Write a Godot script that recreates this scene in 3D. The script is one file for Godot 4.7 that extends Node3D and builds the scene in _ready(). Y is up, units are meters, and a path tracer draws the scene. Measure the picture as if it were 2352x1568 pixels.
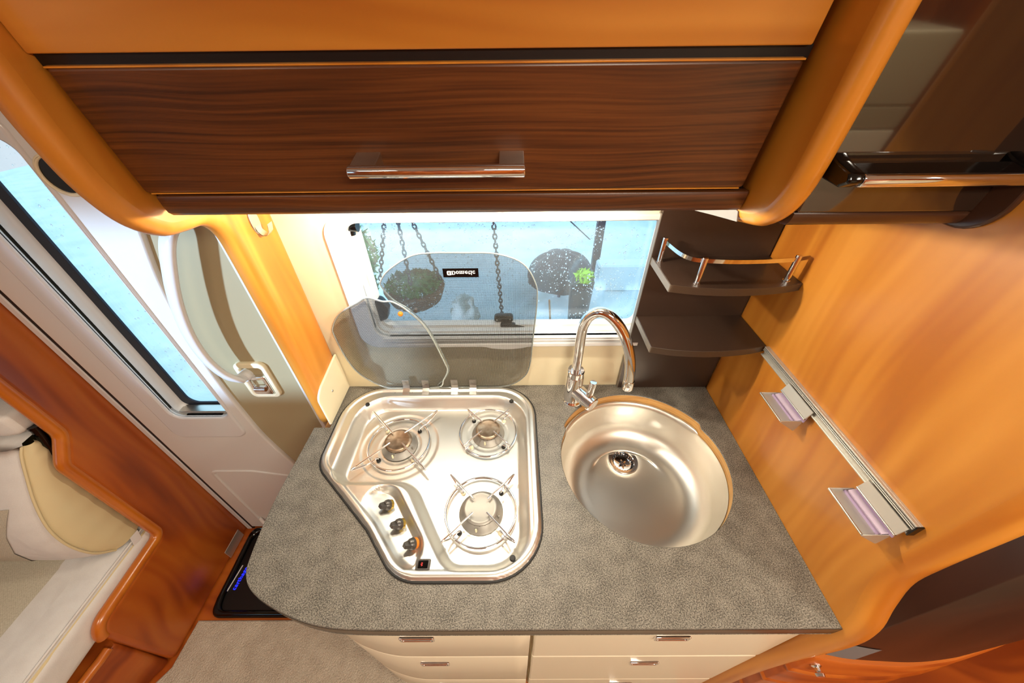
extends Node3D
# A motorhome kitchen corner seen from above: hob, sink, overhead cupboards, window, entrance door and sofa.
# World: x runs right along the outer wall, y is up, z runs from the outer wall (z = 0) into the aisle. Units are metres.

const CT := 0.90        # worktop height
var mt := {}
var taken := {}
var rng := RandomNumberGenerator.new()

# ------------------------------------------------------------------ node helpers
func numbered(called: String) -> String:
	if not taken.has(called):
		taken[called] = 0
		return called
	taken[called] += 1
	return "%s_%03d" % [called, taken[called]]

func new_st() -> SurfaceTool:
	var st := SurfaceTool.new()
	st.begin(Mesh.PRIMITIVE_TRIANGLES)
	return st

func origin_of(n) -> Vector3:
	var p := Vector3.ZERO
	while n != null and n != self:
		p += n.position
		n = n.get_parent()
	return p

# commits a SurfaceTool (in world coordinates) as one named mesh under parent
func obj(called: String, st: SurfaceTool, m: Material, parent = null) -> MeshInstance3D:
	st.generate_normals()
	var o := MeshInstance3D.new()
	o.mesh = st.commit()
	o.mesh.surface_set_material(0, m)
	if parent == null:
		o.name = numbered(called)
		add_child(o)
	else:
		o.name = called
		parent.add_child(o, true)
		o.position = -origin_of(parent)
	return o

func tag(o, label: String, category: String, group := ""):
	o.set_meta("label", label)
	o.set_meta("category", category)
	if group != "":
		o.set_meta("group", group)
	return o

func thing(called: String, label: String, category: String, at: Vector3, group := "") -> Node3D:
	var o := Node3D.new()
	o.name = numbered(called)
	add_child(o)
	o.position = at
	tag(o, label, category, group)
	return o

func part_node(called: String, parent, at: Vector3) -> Node3D:
	var o := Node3D.new()
	o.name = called
	parent.add_child(o, true)
	o.position = at - origin_of(parent)
	return o

func struct_node(called: String, at: Vector3) -> Node3D:
	var o := Node3D.new()
	o.name = numbered(called)
	add_child(o)
	o.position = at
	o.set_meta("kind", "structure")
	return o

func struct(called: String, st: SurfaceTool, m: Material) -> MeshInstance3D:
	var o := obj(called, st, m)
	o.set_meta("kind", "structure")
	return o

# ------------------------------------------------------------------ shape helpers
func tri(st: SurfaceTool, a: Vector3, b: Vector3, c: Vector3):      # counter-clockwise seen from outside
	st.add_vertex(a); st.add_vertex(c); st.add_vertex(b)

func quad(st: SurfaceTool, a: Vector3, b: Vector3, c: Vector3, d: Vector3):
	tri(st, a, b, c); tri(st, a, c, d)

func V2(a: Array) -> PackedVector2Array:
	var p := PackedVector2Array()
	for q in a: p.append(Vector2(q[0], q[1]))
	return p

func area2(p: PackedVector2Array) -> float:
	var s := 0.0
	for i in p.size():
		var q := p[(i + 1) % p.size()]
		s += p[i].x * q.y - q.x * p[i].y
	return s * 0.5

func ccw(p: PackedVector2Array) -> PackedVector2Array:
	var q := p.duplicate()
	if area2(q) < 0: q.reverse()
	return q

# polygon of [x, y, radius] corners with round fillets
func rounded(corners: Array, seg := 8) -> PackedVector2Array:
	var out := PackedVector2Array()
	var n := corners.size()
	for i in n:
		var p := Vector2(corners[i][0], corners[i][1])
		var a := Vector2(corners[(i + n - 1) % n][0], corners[(i + n - 1) % n][1])
		var b := Vector2(corners[(i + 1) % n][0], corners[(i + 1) % n][1])
		var r: float = corners[i][2]
		if r <= 0.00001:
			out.append(p)
			continue
		var da := (a - p).normalized()
		var db := (b - p).normalized()
		var half := acos(clampf(da.dot(db), -1, 1)) * 0.5
		var t := r / tan(half)
		t = minf(t, minf((a - p).length() * 0.499, (b - p).length() * 0.499))
		r = t * tan(half)
		var c := p + (da + db).normalized() * (r / sin(half))
		var s := p + da * t - c
		var e := p + db * t - c
		var ang := s.angle_to(e)
		for k in seg + 1:
			out.append(c + s.rotated(ang * k / seg))
	return out

func rect(x0: float, y0: float, x1: float, y1: float, r := 0.0, seg := 6) -> PackedVector2Array:
	return rounded([[x0, y0, r], [x1, y0, r], [x1, y1, r], [x0, y1, r]], seg)

func circle(cx: float, cy: float, r: float, n := 48) -> PackedVector2Array:
	var p := PackedVector2Array()
	for i in n:
		p.append(Vector2(cx + r * cos(TAU * i / n), cy + r * sin(TAU * i / n)))
	return p

# smooth closed or open curve through points
func spline2(pts: Array, sub := 6, closed := false) -> PackedVector2Array:
	var out := PackedVector2Array()
	var n := pts.size()
	var last := n if closed else n - 1
	for i in last:
		var p0 := Vector2(pts[(i + n - 1) % n][0], pts[(i + n - 1) % n][1]) if closed or i > 0 else Vector2(pts[0][0], pts[0][1])
		var p1 := Vector2(pts[i][0], pts[i][1])
		var p2 := Vector2(pts[(i + 1) % n][0], pts[(i + 1) % n][1])
		var p3 := Vector2(pts[(i + 2) % n][0], pts[(i + 2) % n][1]) if closed or i + 2 < n else p2
		for k in sub:
			out.append(p1.cubic_interpolate(p2, p0, p3, float(k) / sub))
	if not closed:
		out.append(Vector2(pts[n - 1][0], pts[n - 1][1]))
	return out

func spline3(pts: Array, sub := 8) -> PackedVector3Array:
	var out := PackedVector3Array()
	var n := pts.size()
	for i in n - 1:
		var p0: Vector3 = pts[maxi(i - 1, 0)]
		var p1: Vector3 = pts[i]
		var p2: Vector3 = pts[i + 1]
		var p3: Vector3 = pts[mini(i + 2, n - 1)]
		for k in sub:
			out.append(p1.cubic_interpolate(p2, p0, p3, float(k) / sub))
	out.append(pts[n - 1])
	return out

func inset_ring(p: PackedVector2Array, d: float) -> PackedVector2Array:   # p counter-clockwise; d > 0 shrinks
	if absf(d) < 1e-9: return p
	var out := PackedVector2Array()
	var n := p.size()
	for i in n:
		var e1 := (p[i] - p[(i + n - 1) % n]).normalized()
		var e2 := (p[(i + 1) % n] - p[i]).normalized()
		var n1 := Vector2(-e1.y, e1.x)
		var n2 := Vector2(-e2.y, e2.x)
		var k := maxf(1.0 + n1.dot(n2), 0.35)
		out.append(p[i] + (n1 + n2) / k * d)
	return out

const XY := Transform3D(Vector3(1, 0, 0), Vector3(0, 1, 0), Vector3(0, 0, 1), Vector3.ZERO)     # (u, v, h) = (x, y, z)
const XZ := Transform3D(Vector3(1, 0, 0), Vector3(0, 0, 1), Vector3(0, 1, 0), Vector3.ZERO)     # (u, v, h) = (x, z, y)
const ZY := Transform3D(Vector3(0, 0, 1), Vector3(0, 1, 0), Vector3(1, 0, 0), Vector3.ZERO)     # (u, v, h) = (z, y, x)

func walls(st: SurfaceTool, poly: PackedVector2Array, xf: Transform3D, layers: Array, hole := false, smooth := true):
	var p := ccw(poly)
	var flip := (xf.basis.determinant() < 0) != hole
	var rings := []
	for l in layers:
		var r := inset_ring(p, -l[0] if hole else l[0])
		var v := PackedVector3Array()
		for q in r: v.append(xf * Vector3(q.x, q.y, l[1]))
		rings.append(v)
	st.set_smooth_group(1 if smooth else -1)
	for k in rings.size() - 1:
		var a: PackedVector3Array = rings[k]
		var b: PackedVector3Array = rings[k + 1]
		for i in a.size():
			var j := (i + 1) % a.size()
			if flip: quad(st, a[j], a[i], b[i], b[j])
			else: quad(st, a[i], a[j], b[j], b[i])

func cap(st: SurfaceTool, ring: PackedVector2Array, xf: Transform3D, h: float, up: bool):
	var poly := PackedVector2Array()
	for q in ring:
		if poly.is_empty() or q.distance_to(poly[poly.size() - 1]) > 2e-5: poly.append(q)
	if poly.size() > 1 and poly[0].distance_to(poly[poly.size() - 1]) < 2e-5: poly.remove_at(poly.size() - 1)
	var t := Geometry2D.triangulate_polygon(poly)
	if t.is_empty():
		print("cap not closed: ", poly.size(), " ", poly[0])
	var flip := (xf.basis.determinant() < 0) == up
	st.set_smooth_group(-1)
	for i in range(0, t.size(), 3):
		var a := poly[t[i]]
		var b := poly[t[i + 1]]
		var c := poly[t[i + 2]]
		if ((b - a).cross(c - a) < 0) != flip:
			var s := b
			b = c
			c = s
		tri(st, xf * Vector3(a.x, a.y, h), xf * Vector3(b.x, b.y, h), xf * Vector3(c.x, c.y, h))

func prism(st: SurfaceTool, poly: PackedVector2Array, xf: Transform3D, layers: Array, smooth := true):
	var p := ccw(poly)
	walls(st, p, xf, layers, false, smooth)
	var l0 = layers[0]
	var l1 = layers[layers.size() - 1]
	cap(st, inset_ring(p, l0[0]), xf, l0[1], false)
	cap(st, inset_ring(p, l1[0]), xf, l1[1], true)

func bevel_layers(h0: float, h1: float, b: float, n := 3) -> Array:
	var l := []
	for k in n + 1:
		var a := PI * 0.5 * k / n
		l.append([b * (1 - sin(a)), h0 + b * (1 - cos(a))])
	for k in n + 1:
		var a := PI * 0.5 * k / n
		l.append([b * (1 - cos(a)), h1 - b * (1 - sin(a))])
	return l

# slab with holes: the caps are cut into strips through the holes so that each piece is simple
func slab(st: SurfaceTool, outer: PackedVector2Array, holes: Array, cuts: Array, xf: Transform3D, h0: float, h1: float, b := 0.0, smooth := true, outer_walls := true, hole_walls := true):
	var o := ccw(outer)
	if outer_walls: walls(st, o, xf, [[0.0, h0], [0.0, h1 - b], [b * 0.3, h1 - b * 0.3], [b, h1]] if b > 0 else [[0.0, h0], [0.0, h1]], false, smooth)
	if hole_walls:
		for h in holes: walls(st, h, xf, [[0.0, h0], [0.0, h1 - b], [b * 0.3, h1 - b * 0.3], [b, h1]] if b > 0 else [[0.0, h0], [0.0, h1]], true, smooth)
	for up in [false, true]:
		var d := b if up else 0.0
		var oo := inset_ring(o, d)
		var xs := [-100.0]
		xs.append_array(cuts)
		xs.append(100.0)
		for k in xs.size() - 1:
			var strip := V2([[xs[k], -100], [xs[k + 1], -100], [xs[k + 1], 100], [xs[k], 100]])
			var pieces: Array = Geometry2D.intersect_polygons(oo, strip)
			for h in holes:
				var hh := inset_ring(ccw(h), -d)
				var next := []
				for q in pieces: next.append_array(Geometry2D.clip_polygons(q, hh))
				pieces = next
			for q in pieces: cap(st, q, xf, h1 if up else h0, up)

# box with chamfered edges
func cbox(st: SurfaceTool, lo: Vector3, hi: Vector3, b := 0.002):
	b = minf(b, minf(hi.x - lo.x, minf(hi.y - lo.y, hi.z - lo.z)) * 0.45)
	var p := rounded([[lo.x, lo.y, 0], [hi.x, lo.y, 0], [hi.x, hi.y, 0], [lo.x, hi.y, 0]])
	if b <= 0.0:
		prism(st, p, XY, [[0, lo.z], [0, hi.z]], false)
		return
	var q := V2([[lo.x + b, lo.y], [hi.x - b, lo.y], [hi.x, lo.y + b], [hi.x, hi.y - b], [hi.x - b, hi.y], [lo.x + b, hi.y], [lo.x, hi.y - b], [lo.x, lo.y + b]])
	prism(st, q, XY, [[b, lo.z], [0, lo.z + b], [0, hi.z - b], [b, hi.z]], false)

# oriented box: centre, half sizes, basis
func obox(st: SurfaceTool, c: Vector3, half: Vector3, bs: Basis, b := 0.0):
	var xf := Transform3D(bs, c)
	if b > 0: prism(st, rect(-half.x, -half.y, half.x, half.y, b, 3), xf, bevel_layers(-half.z, half.z, minf(b, half.z * 0.9), 2), true)
	else: prism(st, rect(-half.x, -half.y, half.x, half.y), xf, [[0, -half.z], [0, half.z]], false)

func tube(st: SurfaceTool, path: PackedVector3Array, r, sides := 12, closed := false, caps := true):
	var n := path.size()
	var rings := []
	var t0 := (path[1] - path[0]).normalized()
	if closed: t0 = (path[1] - path[n - 1]).normalized()
	var up := Vector3.UP if absf(t0.y) < 0.9 else Vector3.RIGHT
	var u := t0.cross(up).normalized()
	var prev := t0
	for i in n:
		var t: Vector3
		if closed: t = (path[(i + 1) % n] - path[(i + n - 1) % n]).normalized()
		elif i == 0: t = t0
		elif i == n - 1: t = (path[i] - path[i - 1]).normalized()
		else: t = (path[i + 1] - path[i - 1]).normalized()
		var ax := prev.cross(t)
		if ax.length() > 1e-6: u = u.rotated(ax.normalized(), prev.angle_to(t))
		u = (u - t * u.dot(t)).normalized()
		prev = t
		var w := t.cross(u)
		var rr: float = r[i] if r is Array else r
		var ring := PackedVector3Array()
		for k in sides: ring.append(path[i] + (u * cos(TAU * k / sides) + w * sin(TAU * k / sides)) * rr)
		rings.append(ring)
	st.set_smooth_group(1)
	for i in (n if closed else n - 1):
		var a: PackedVector3Array = rings[i]
		var b: PackedVector3Array = rings[(i + 1) % n]
		for k in sides:
			var k2 := (k + 1) % sides
			quad(st, a[k], a[k2], b[k2], b[k])
	if caps and not closed:
		st.set_smooth_group(-1)
		for k in sides:
			var k2 := (k + 1) % sides
			tri(st, path[0], rings[0][k2], rings[0][k])
			tri(st, path[n - 1], rings[n - 1][k], rings[n - 1][k2])

# lathe: profile of [radius, height] about xf's y axis; sharp profile corners stay sharp
func lathe(st: SurfaceTool, prof: Array, xf: Transform3D, seg := 32):
	var g := 1
	for k in prof.size() - 1:
		if k > 0:
			var d1 := Vector2(prof[k][0] - prof[k - 1][0], prof[k][1] - prof[k - 1][1])
			var d2 := Vector2(prof[k + 1][0] - prof[k][0], prof[k + 1][1] - prof[k][1])
			if absf(d1.angle_to(d2)) > 0.6: g += 1
		st.set_smooth_group(g)
		for i in seg:
			var a := TAU * i / seg
			var b := TAU * (i + 1) / seg
			var p0 := xf * Vector3(prof[k][0] * cos(a), prof[k][1], prof[k][0] * sin(a))
			var p1 := xf * Vector3(prof[k][0] * cos(b), prof[k][1], prof[k][0] * sin(b))
			var q0 := xf * Vector3(prof[k + 1][0] * cos(a), prof[k + 1][1], prof[k + 1][0] * sin(a))
			var q1 := xf * Vector3(prof[k + 1][0] * cos(b), prof[k + 1][1], prof[k + 1][0] * sin(b))
			if prof[k][0] < 1e-6: tri(st, p0, q0, q1)
			elif prof[k + 1][0] < 1e-6: tri(st, p0, q0, p1)
			else: quad(st, p0, q0, q1, p1)

func at(p: Vector3) -> Transform3D:
	return Transform3D(Basis(), p)

# basis whose y axis points along d
func along(d: Vector3, p: Vector3) -> Transform3D:
	var y := d.normalized()
	var x := y.cross(Vector3(0.13, 0.2, 0.97)).normalized()
	return Transform3D(Basis(x, y, x.cross(y)), p)

# a grid of points as a smooth sheet
func sheet(st: SurfaceTool, g: Array, group := 1):
	st.set_smooth_group(group)
	for i in g.size() - 1:
		for j in g[i].size() - 1:
			quad(st, g[i][j], g[i + 1][j], g[i + 1][j + 1], g[i][j + 1])

func pv3(a: Array) -> PackedVector3Array:
	return PackedVector3Array(a)

# soft cushion: rounded box with bulging faces
func cushion(st: SurfaceTool, lo: Vector3, hi: Vector3, r: float, bulge: float, n := 12):
	var c := (lo + hi) * 0.5
	var h := (hi - lo) * 0.5
	st.set_smooth_group(1)
	for f in 6:
		var ax := f / 2
		var sg := 1.0 if f % 2 == 0 else -1.0
		var g := []
		for i in n + 1:
			var row := []
			for j in n + 1:
				var p := Vector3.ZERO
				p[ax] = sg
				p[(ax + 1) % 3] = _ease(-1.0 + 2.0 * i / n)
				p[(ax + 2) % 3] = _ease(-1.0 + 2.0 * j / n)
				var q := p * h
				var inner := Vector3(clampf(q.x, -h.x + r, h.x - r), clampf(q.y, -h.y + r, h.y - r), clampf(q.z, -h.z + r, h.z - r))
				var d := q - inner
				if d.length() > 1e-9: q = inner + d.normalized() * r
				var k := (1 - pow(p[(ax + 1) % 3], 4)) * (1 - pow(p[(ax + 2) % 3], 4))
				q[ax] += sg * bulge * k
				row.append(c + q)
			g.append(row)
		for i in n:
			for j in n:
				if sg > 0: quad(st, g[i][j], g[i + 1][j], g[i + 1][j + 1], g[i][j + 1])
				else: quad(st, g[i][j], g[i][j + 1], g[i + 1][j + 1], g[i + 1][j])

func _ease(t: float) -> float:
	return signf(t) * (1.0 - pow(1.0 - absf(t), 1.6))

# ------------------------------------------------------------------ materials
func mat(c: Color, rough := 0.5, metal := 0.0) -> StandardMaterial3D:
	var m := StandardMaterial3D.new()
	m.albedo_color = c
	m.roughness = rough
	m.metallic = metal
	return m

func noise(freq: float, sd: int, oct := 3) -> FastNoiseLite:
	var n := FastNoiseLite.new()
	n.noise_type = FastNoiseLite.TYPE_SIMPLEX_SMOOTH
	n.seed = sd
	n.frequency = freq
	n.fractal_octaves = oct
	return n

# wood: streaks along u (along = 0) or v (along = 1), blended between three colours
func wood_tex(w: int, h: int, dark: Color, mid: Color, light: Color, sd: int, fine: float, blotch: float, wave: float) -> ImageTexture:
	var im := Image.create(w, h, false, Image.FORMAT_RGB8)
	var n1 := noise(1.0, sd, 3)
	var n2 := noise(1.0, sd + 7, 2)
	var n3 := noise(1.0, sd + 13, 2)
	for y in h:
		for x in w:
			var u := float(x) / w
			var v := float(y) / h
			var bend := wave * n3.get_noise_2d(u * 2.2, v * 3.0)
			var streak := n1.get_noise_2d(u * 2.4, (v + bend) * fine)
			var soft := n2.get_noise_2d(u * 3.0 + 9.0, v * 8.0)
			var fibre := n2.get_noise_2d(u * 3.0 + 40.0, (v + bend) * fine * 2.6)
			var t := 0.5 + 0.5 * streak + 0.42 * fibre + blotch * soft
			var c := dark.lerp(mid, clampf(t * 2.0, 0, 1)).lerp(light, clampf(t * 2.0 - 1.0, 0, 1))
			im.set_pixel(x, y, c)
	return ImageTexture.create_from_image(im)

func turned(t: ImageTexture) -> ImageTexture:
	var im: Image = t.get_image().duplicate()
	im.rotate_90(CLOCKWISE)
	return ImageTexture.create_from_image(im)

func wood_mat(t: Texture2D, scale: float, rough: float, coat := 0.0) -> StandardMaterial3D:
	var m := mat(Color.WHITE, rough)
	m.albedo_texture = t
	m.uv1_triplanar = true
	m.uv1_triplanar_sharpness = 8.0
	m.uv1_scale = Vector3.ONE * scale
	m.uv1_offset = Vector3(0.5, 0, 0.5)
	if coat > 0:
		m.clearcoat_enabled = true
		m.clearcoat = coat
		m.clearcoat_roughness = 0.25
	return m

func speckle_tex(sz: int, a: Color, b: Color, c: Color, sd: int, f1: float, f2: float, k := 0.9, k2 := 0.45) -> ImageTexture:
	var im := Image.create(sz, sz, false, Image.FORMAT_RGB8)
	var n1 := noise(f1, sd, 2)
	var n2 := noise(f2, sd + 3, 3)
	for y in sz:
		for x in sz:
			var t := 0.5 + k * n1.get_noise_2d(x, y) + k2 * n2.get_noise_2d(x, y)
			im.set_pixel(x, y, a.lerp(b, clampf(t * 2, 0, 1)).lerp(c, clampf(t * 2 - 1, 0, 1)))
	return ImageTexture.create_from_image(im)

func grain_tex(sz: int, sd: int, f: float) -> ImageTexture:
	var im := Image.create(sz, sz, false, Image.FORMAT_L8)
	var n1 := noise(f, sd, 3)
	for y in sz:
		for x in sz:
			var t := clampf(0.5 + 0.8 * n1.get_noise_2d(x, y), 0, 1)
			im.set_pixel(x, y, Color(t, t, t))
	return ImageTexture.create_from_image(im)

func make_materials():
	var light_wood := wood_tex(512, 1024, Color(0.69, 0.40, 0.11), Color(0.77, 0.49, 0.16), Color(0.83, 0.555, 0.215), 3, 22.0, 0.7, 0.03)
	mt.wood_h = wood_mat(light_wood, 0.5, 0.38, 0.25)                  # grain along x
	mt.wood_v = wood_mat(turned(light_wood), 0.5, 0.38, 0.25)          # grain along y
	var red_wood := wood_tex(256, 512, Color(0.54, 0.235, 0.06), Color(0.66, 0.315, 0.085), Color(0.73, 0.39, 0.12), 21, 14.0, 0.8, 0.05)
	mt.cherry_v = wood_mat(turned(red_wood), 0.5, 0.35, 0.3)
	mt.cherry_h = wood_mat(red_wood, 0.5, 0.4, 0.2)
	var walnut := wood_tex(512, 1024, Color(0.23, 0.125, 0.058), Color(0.35, 0.192, 0.08), Color(0.43, 0.248, 0.108), 40, 130.0, 0.3, 0.010)
	mt.walnut = wood_mat(walnut, 1.0, 0.36, 0.2)
	var dark := wood_tex(256, 256, Color(0.13, 0.065, 0.045), Color(0.17, 0.09, 0.06), Color(0.20, 0.11, 0.075), 50, 20.0, 0.3, 0.05)
	mt.dark_wood = wood_mat(turned(dark), 0.5, 0.4, 0.15)
	mt.nosing = wood_mat(turned(wood_tex(128, 256, Color(0.66, 0.33, 0.08), Color(0.74, 0.40, 0.10), Color(0.79, 0.46, 0.13), 66, 14.0, 0.4, 0.02)), 0.5, 0.25, 0.6)
	mt.trim_wood = wood_mat(turned(wood_tex(256, 256, Color(0.74, 0.45, 0.13), Color(0.82, 0.53, 0.17), Color(0.87, 0.60, 0.23), 61, 14.0, 0.4, 0.02)), 0.5, 0.28, 0.5)

	# worktop laminate
	var top := mat(Color.WHITE, 0.42)
	top.albedo_texture = speckle_tex(1024, Color(0.23, 0.22, 0.20), Color(0.43, 0.41, 0.375), Color(0.57, 0.55, 0.51), 5, 0.21, 0.012, 0.85, 0.2)
	top.uv1_triplanar = true
	top.uv1_scale = Vector3.ONE * 1.7
	top.heightmap_enabled = true
	top.heightmap_texture = grain_tex(1024, 8, 0.2)
	top.heightmap_scale = 0.022
	mt.top = top
	mt.top_edge = mat(Color(0.33, 0.28, 0.22), 0.35)
	mt.ply = wood_mat(wood_tex(128, 256, Color(0.66, 0.45, 0.21), Color(0.82, 0.62, 0.34), Color(0.90, 0.73, 0.46), 71, 90.0, 0.2, 0.0), 4.0, 0.45)

	mt.steel = mat(Color(0.90, 0.885, 0.85), 0.36, 1.0)
	var brushed := mat(Color(0.86, 0.85, 0.82), 0.40, 1.0)
	brushed.heightmap_enabled = true
	var bt := Image.create(512, 512, false, Image.FORMAT_L8)
	var bn := noise(1.0, 90, 2)
	for y in 512:
		for x in 512:
			var q := 0.5 + 0.5 * bn.get_noise_2d(x * 0.006, y * 0.35)
			bt.set_pixel(x, y, Color(q, q, q))
	brushed.heightmap_texture = ImageTexture.create_from_image(bt)
	brushed.heightmap_scale = 0.003
	brushed.uv1_triplanar = true
	brushed.uv1_scale = Vector3.ONE * 3.0
	mt.brushed = brushed
	mt.chrome = mat(Color(0.93, 0.93, 0.94), 0.06, 1.0)
	mt.satin = mat(Color(0.84, 0.83, 0.80), 0.30, 1.0)
	mt.hinge = mat(Color(0.64, 0.63, 0.61), 0.28, 1.0)
	mt.alu = mat(Color(0.80, 0.79, 0.76), 0.42, 0.75)
	mt.cast = mat(Color(0.60, 0.585, 0.56), 0.5, 0.85)
	var cap_img := speckle_tex(256, Color(0.46, 0.39, 0.32), Color(0.58, 0.50, 0.42), Color(0.70, 0.65, 0.58), 93, 0.03, 0.01, 0.5)
	mt.burnt = mat(Color.WHITE, 0.38, 0.85)
	mt.burnt.albedo_texture = cap_img
	mt.burnt.uv1_triplanar = true
	mt.burnt.uv1_scale = Vector3.ONE * 6.0
	mt.knob = mat(Color(0.30, 0.29, 0.28), 0.3, 0.35)
	mt.knob_dark = mat(Color(0.08, 0.08, 0.08), 0.35)
	mt.black = mat(Color(0.025, 0.025, 0.028), 0.45)
	mt.gloss_black = mat(Color(0.02, 0.02, 0.022), 0.12)
	mt.rubber = mat(Color(0.09, 0.09, 0.09), 0.6)
	mt.brass = mat(Color(0.72, 0.62, 0.32), 0.35, 0.9)
	mt.orange = mat(Color(0.85, 0.48, 0.10), 0.5)
	mt.red = mat(Color(0.75, 0.08, 0.05), 0.4)
	mt.cream = mat(Color(0.93, 0.885, 0.75), 0.42)
	mt.cream_gloss = mat(Color(0.90, 0.86, 0.74), 0.3)
	mt.drawer = mat(Color(0.90, 0.865, 0.77), 0.26)
	mt.white = mat(Color(0.87, 0.87, 0.86), 0.35)
	mt.white_gloss = mat(Color(0.86, 0.865, 0.87), 0.2)
	mt.beige = mat(Color(0.66, 0.61, 0.48), 0.45)
	mt.print_white = mat(Color(0.92, 0.92, 0.92), 0.5)
	mt.lilac = mat(Color(0.76, 0.69, 0.76), 0.5)
	mt.lilac_dark = mat(Color(0.62, 0.54, 0.66), 0.5)
	mt.shelf = mat(Color(0.215, 0.155, 0.12), 0.36)
	mt.shelf_edge = mat(Color(0.42, 0.385, 0.345), 0.35)
	mt.shelf_front = mat(Color(0.27, 0.21, 0.16), 0.35)
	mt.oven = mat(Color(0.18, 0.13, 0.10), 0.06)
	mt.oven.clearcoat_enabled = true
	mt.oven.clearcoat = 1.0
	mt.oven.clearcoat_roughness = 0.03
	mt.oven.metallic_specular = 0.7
	mt.oven_rail = mat(Color(0.26, 0.155, 0.10), 0.3)
	mt.grey = mat(Color(0.45, 0.45, 0.46), 0.6)
	mt.underside = mat(Color(0.50, 0.49, 0.49), 0.45)

	var fab := mat(Color.WHITE, 0.9)
	fab.albedo_texture = speckle_tex(512, Color(0.83, 0.81, 0.79), Color(0.87, 0.855, 0.84), Color(0.90, 0.89, 0.87), 101, 0.3, 0.01, 0.5)
	fab.uv1_triplanar = true
	fab.uv1_scale = Vector3.ONE * 3.0
	mt.fabric = fab
	var woven := mat(Color.WHITE, 0.95)
	var wi := Image.create(256, 256, false, Image.FORMAT_RGB8)
	var wh := Image.create(256, 256, false, Image.FORMAT_L8)
	var wn := noise(0.12, 111, 2)
	for y in 256:
		for x in 256:
			var over := ((x / 4) + (y / 4)) % 2 == 0
			var s := sin(PI * ((x % 4) + 0.5) / 4.0) if over else sin(PI * ((y % 4) + 0.5) / 4.0)
			var q := 0.5 + 0.4 * wn.get_noise_2d(x, y)
			wi.set_pixel(x, y, Color(0.70, 0.665, 0.58).lerp(Color(0.84, 0.81, 0.74), clampf(q + (0.12 if over else -0.12), 0, 1)))
			wh.set_pixel(x, y, Color(s, s, s))
	woven.albedo_texture = ImageTexture.create_from_image(wi)
	woven.heightmap_enabled = true
	woven.heightmap_texture = ImageTexture.create_from_image(wh)
	woven.heightmap_scale = 0.08
	woven.uv1_triplanar = true
	woven.uv1_scale = Vector3.ONE * 5.5
	mt.woven = woven
	var side := mat(Color(0.84, 0.77, 0.60), 0.85)
	mt.fabric_side = side
	var carpet := mat(Color.WHITE, 0.97)
	carpet.albedo_texture = speckle_tex(1024, Color(0.62, 0.56, 0.49), Color(0.74, 0.685, 0.61), Color(0.82, 0.78, 0.71), 120, 0.2, 0.012, 0.6, 0.2)
	carpet.uv1_triplanar = true
	carpet.uv1_scale = Vector3.ONE * 1.3
	carpet.heightmap_enabled = true
	carpet.heightmap_texture = grain_tex(512, 121, 0.22)
	carpet.heightmap_scale = 0.25
	mt.carpet = carpet

	# glass
	var pane := mat(Color(0.9, 0.97, 1.0, 0.06), 0.02)
	pane.transparency = BaseMaterial3D.TRANSPARENCY_ALPHA
	mt.pane = pane
	var drop := mat(Color(1, 1, 1, 0.0), 0.0)
	drop.refraction_enabled = true
	drop.refraction_scale = 0.033
	mt.drop = drop
	# smoked lid glass printed with a fine dot screen
	var dots := Image.create(16, 16, false, Image.FORMAT_RGBA8)
	for y in 16:
		for x in 16:
			var d := Vector2(x - 7.5, y - 7.5).length()
			var a := clampf((6.6 - d) / 1.5, 0, 1)
			dots.set_pixel(x, y, Color(0.27, 0.27, 0.255, 0.20 + 0.46 * a))
	var lid := mat(Color(1, 1, 1, 1), 0.12)
	lid.transparency = BaseMaterial3D.TRANSPARENCY_ALPHA
	lid.albedo_texture = ImageTexture.create_from_image(dots)
	lid.uv1_triplanar = true
	lid.uv1_scale = Vector3.ONE * 420.0
	mt.lid = lid
	mt.lid_edge = mat(Color(0.75, 0.79, 0.78), 0.08, 0.6)

	# outdoors
	var gnd := mat(Color.WHITE, 0.55)
	gnd.albedo_texture = speckle_tex(512, Color(0.70, 0.74, 0.76), Color(0.75, 0.785, 0.80), Color(0.79, 0.82, 0.83), 130, 0.02, 0.006, 0.5)
	gnd.uv1_triplanar = true
	gnd.uv1_scale = Vector3.ONE * 0.25
	mt.ground = gnd
	mt.kerb = mat(Color(0.80, 0.83, 0.85), 0.6)
	mt.foliage = mat(Color(0.25, 0.46, 0.14), 0.6)
	mt.lime = mat(Color(0.68, 0.82, 0.12), 0.5)
	mt.coir = mat(Color(0.42, 0.26, 0.16), 0.9)
	mt.soil_pot = mat(Color(0.13, 0.13, 0.15), 0.5)
	mt.navy = mat(Color(0.10, 0.13, 0.19), 0.5)
	mt.chain = mat(Color(0.16, 0.19, 0.24), 0.5, 0.4)
	mt.blue = mat(Color(0.15, 0.16, 0.75), 0.5)
	mt.bag = mat(Color(0.72, 0.72, 0.70), 0.8)
	mt.twig = mat(Color(0.55, 0.36, 0.22), 0.8)

	var lamp := mat(Color(1, 0.95, 0.85), 0.4)
	lamp.emission_enabled = true
	lamp.emission = Color(1.0, 0.955, 0.87)
	lamp.emission_energy_multiplier = 6.0
	mt.lamp = lamp
	var led := mat(Color(0.1, 0.15, 0.9), 0.4)
	led.emission_enabled = true
	led.emission = Color(0.12, 0.18, 1.0)
	led.emission_energy_multiplier = 1.1
	mt.led = led

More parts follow.
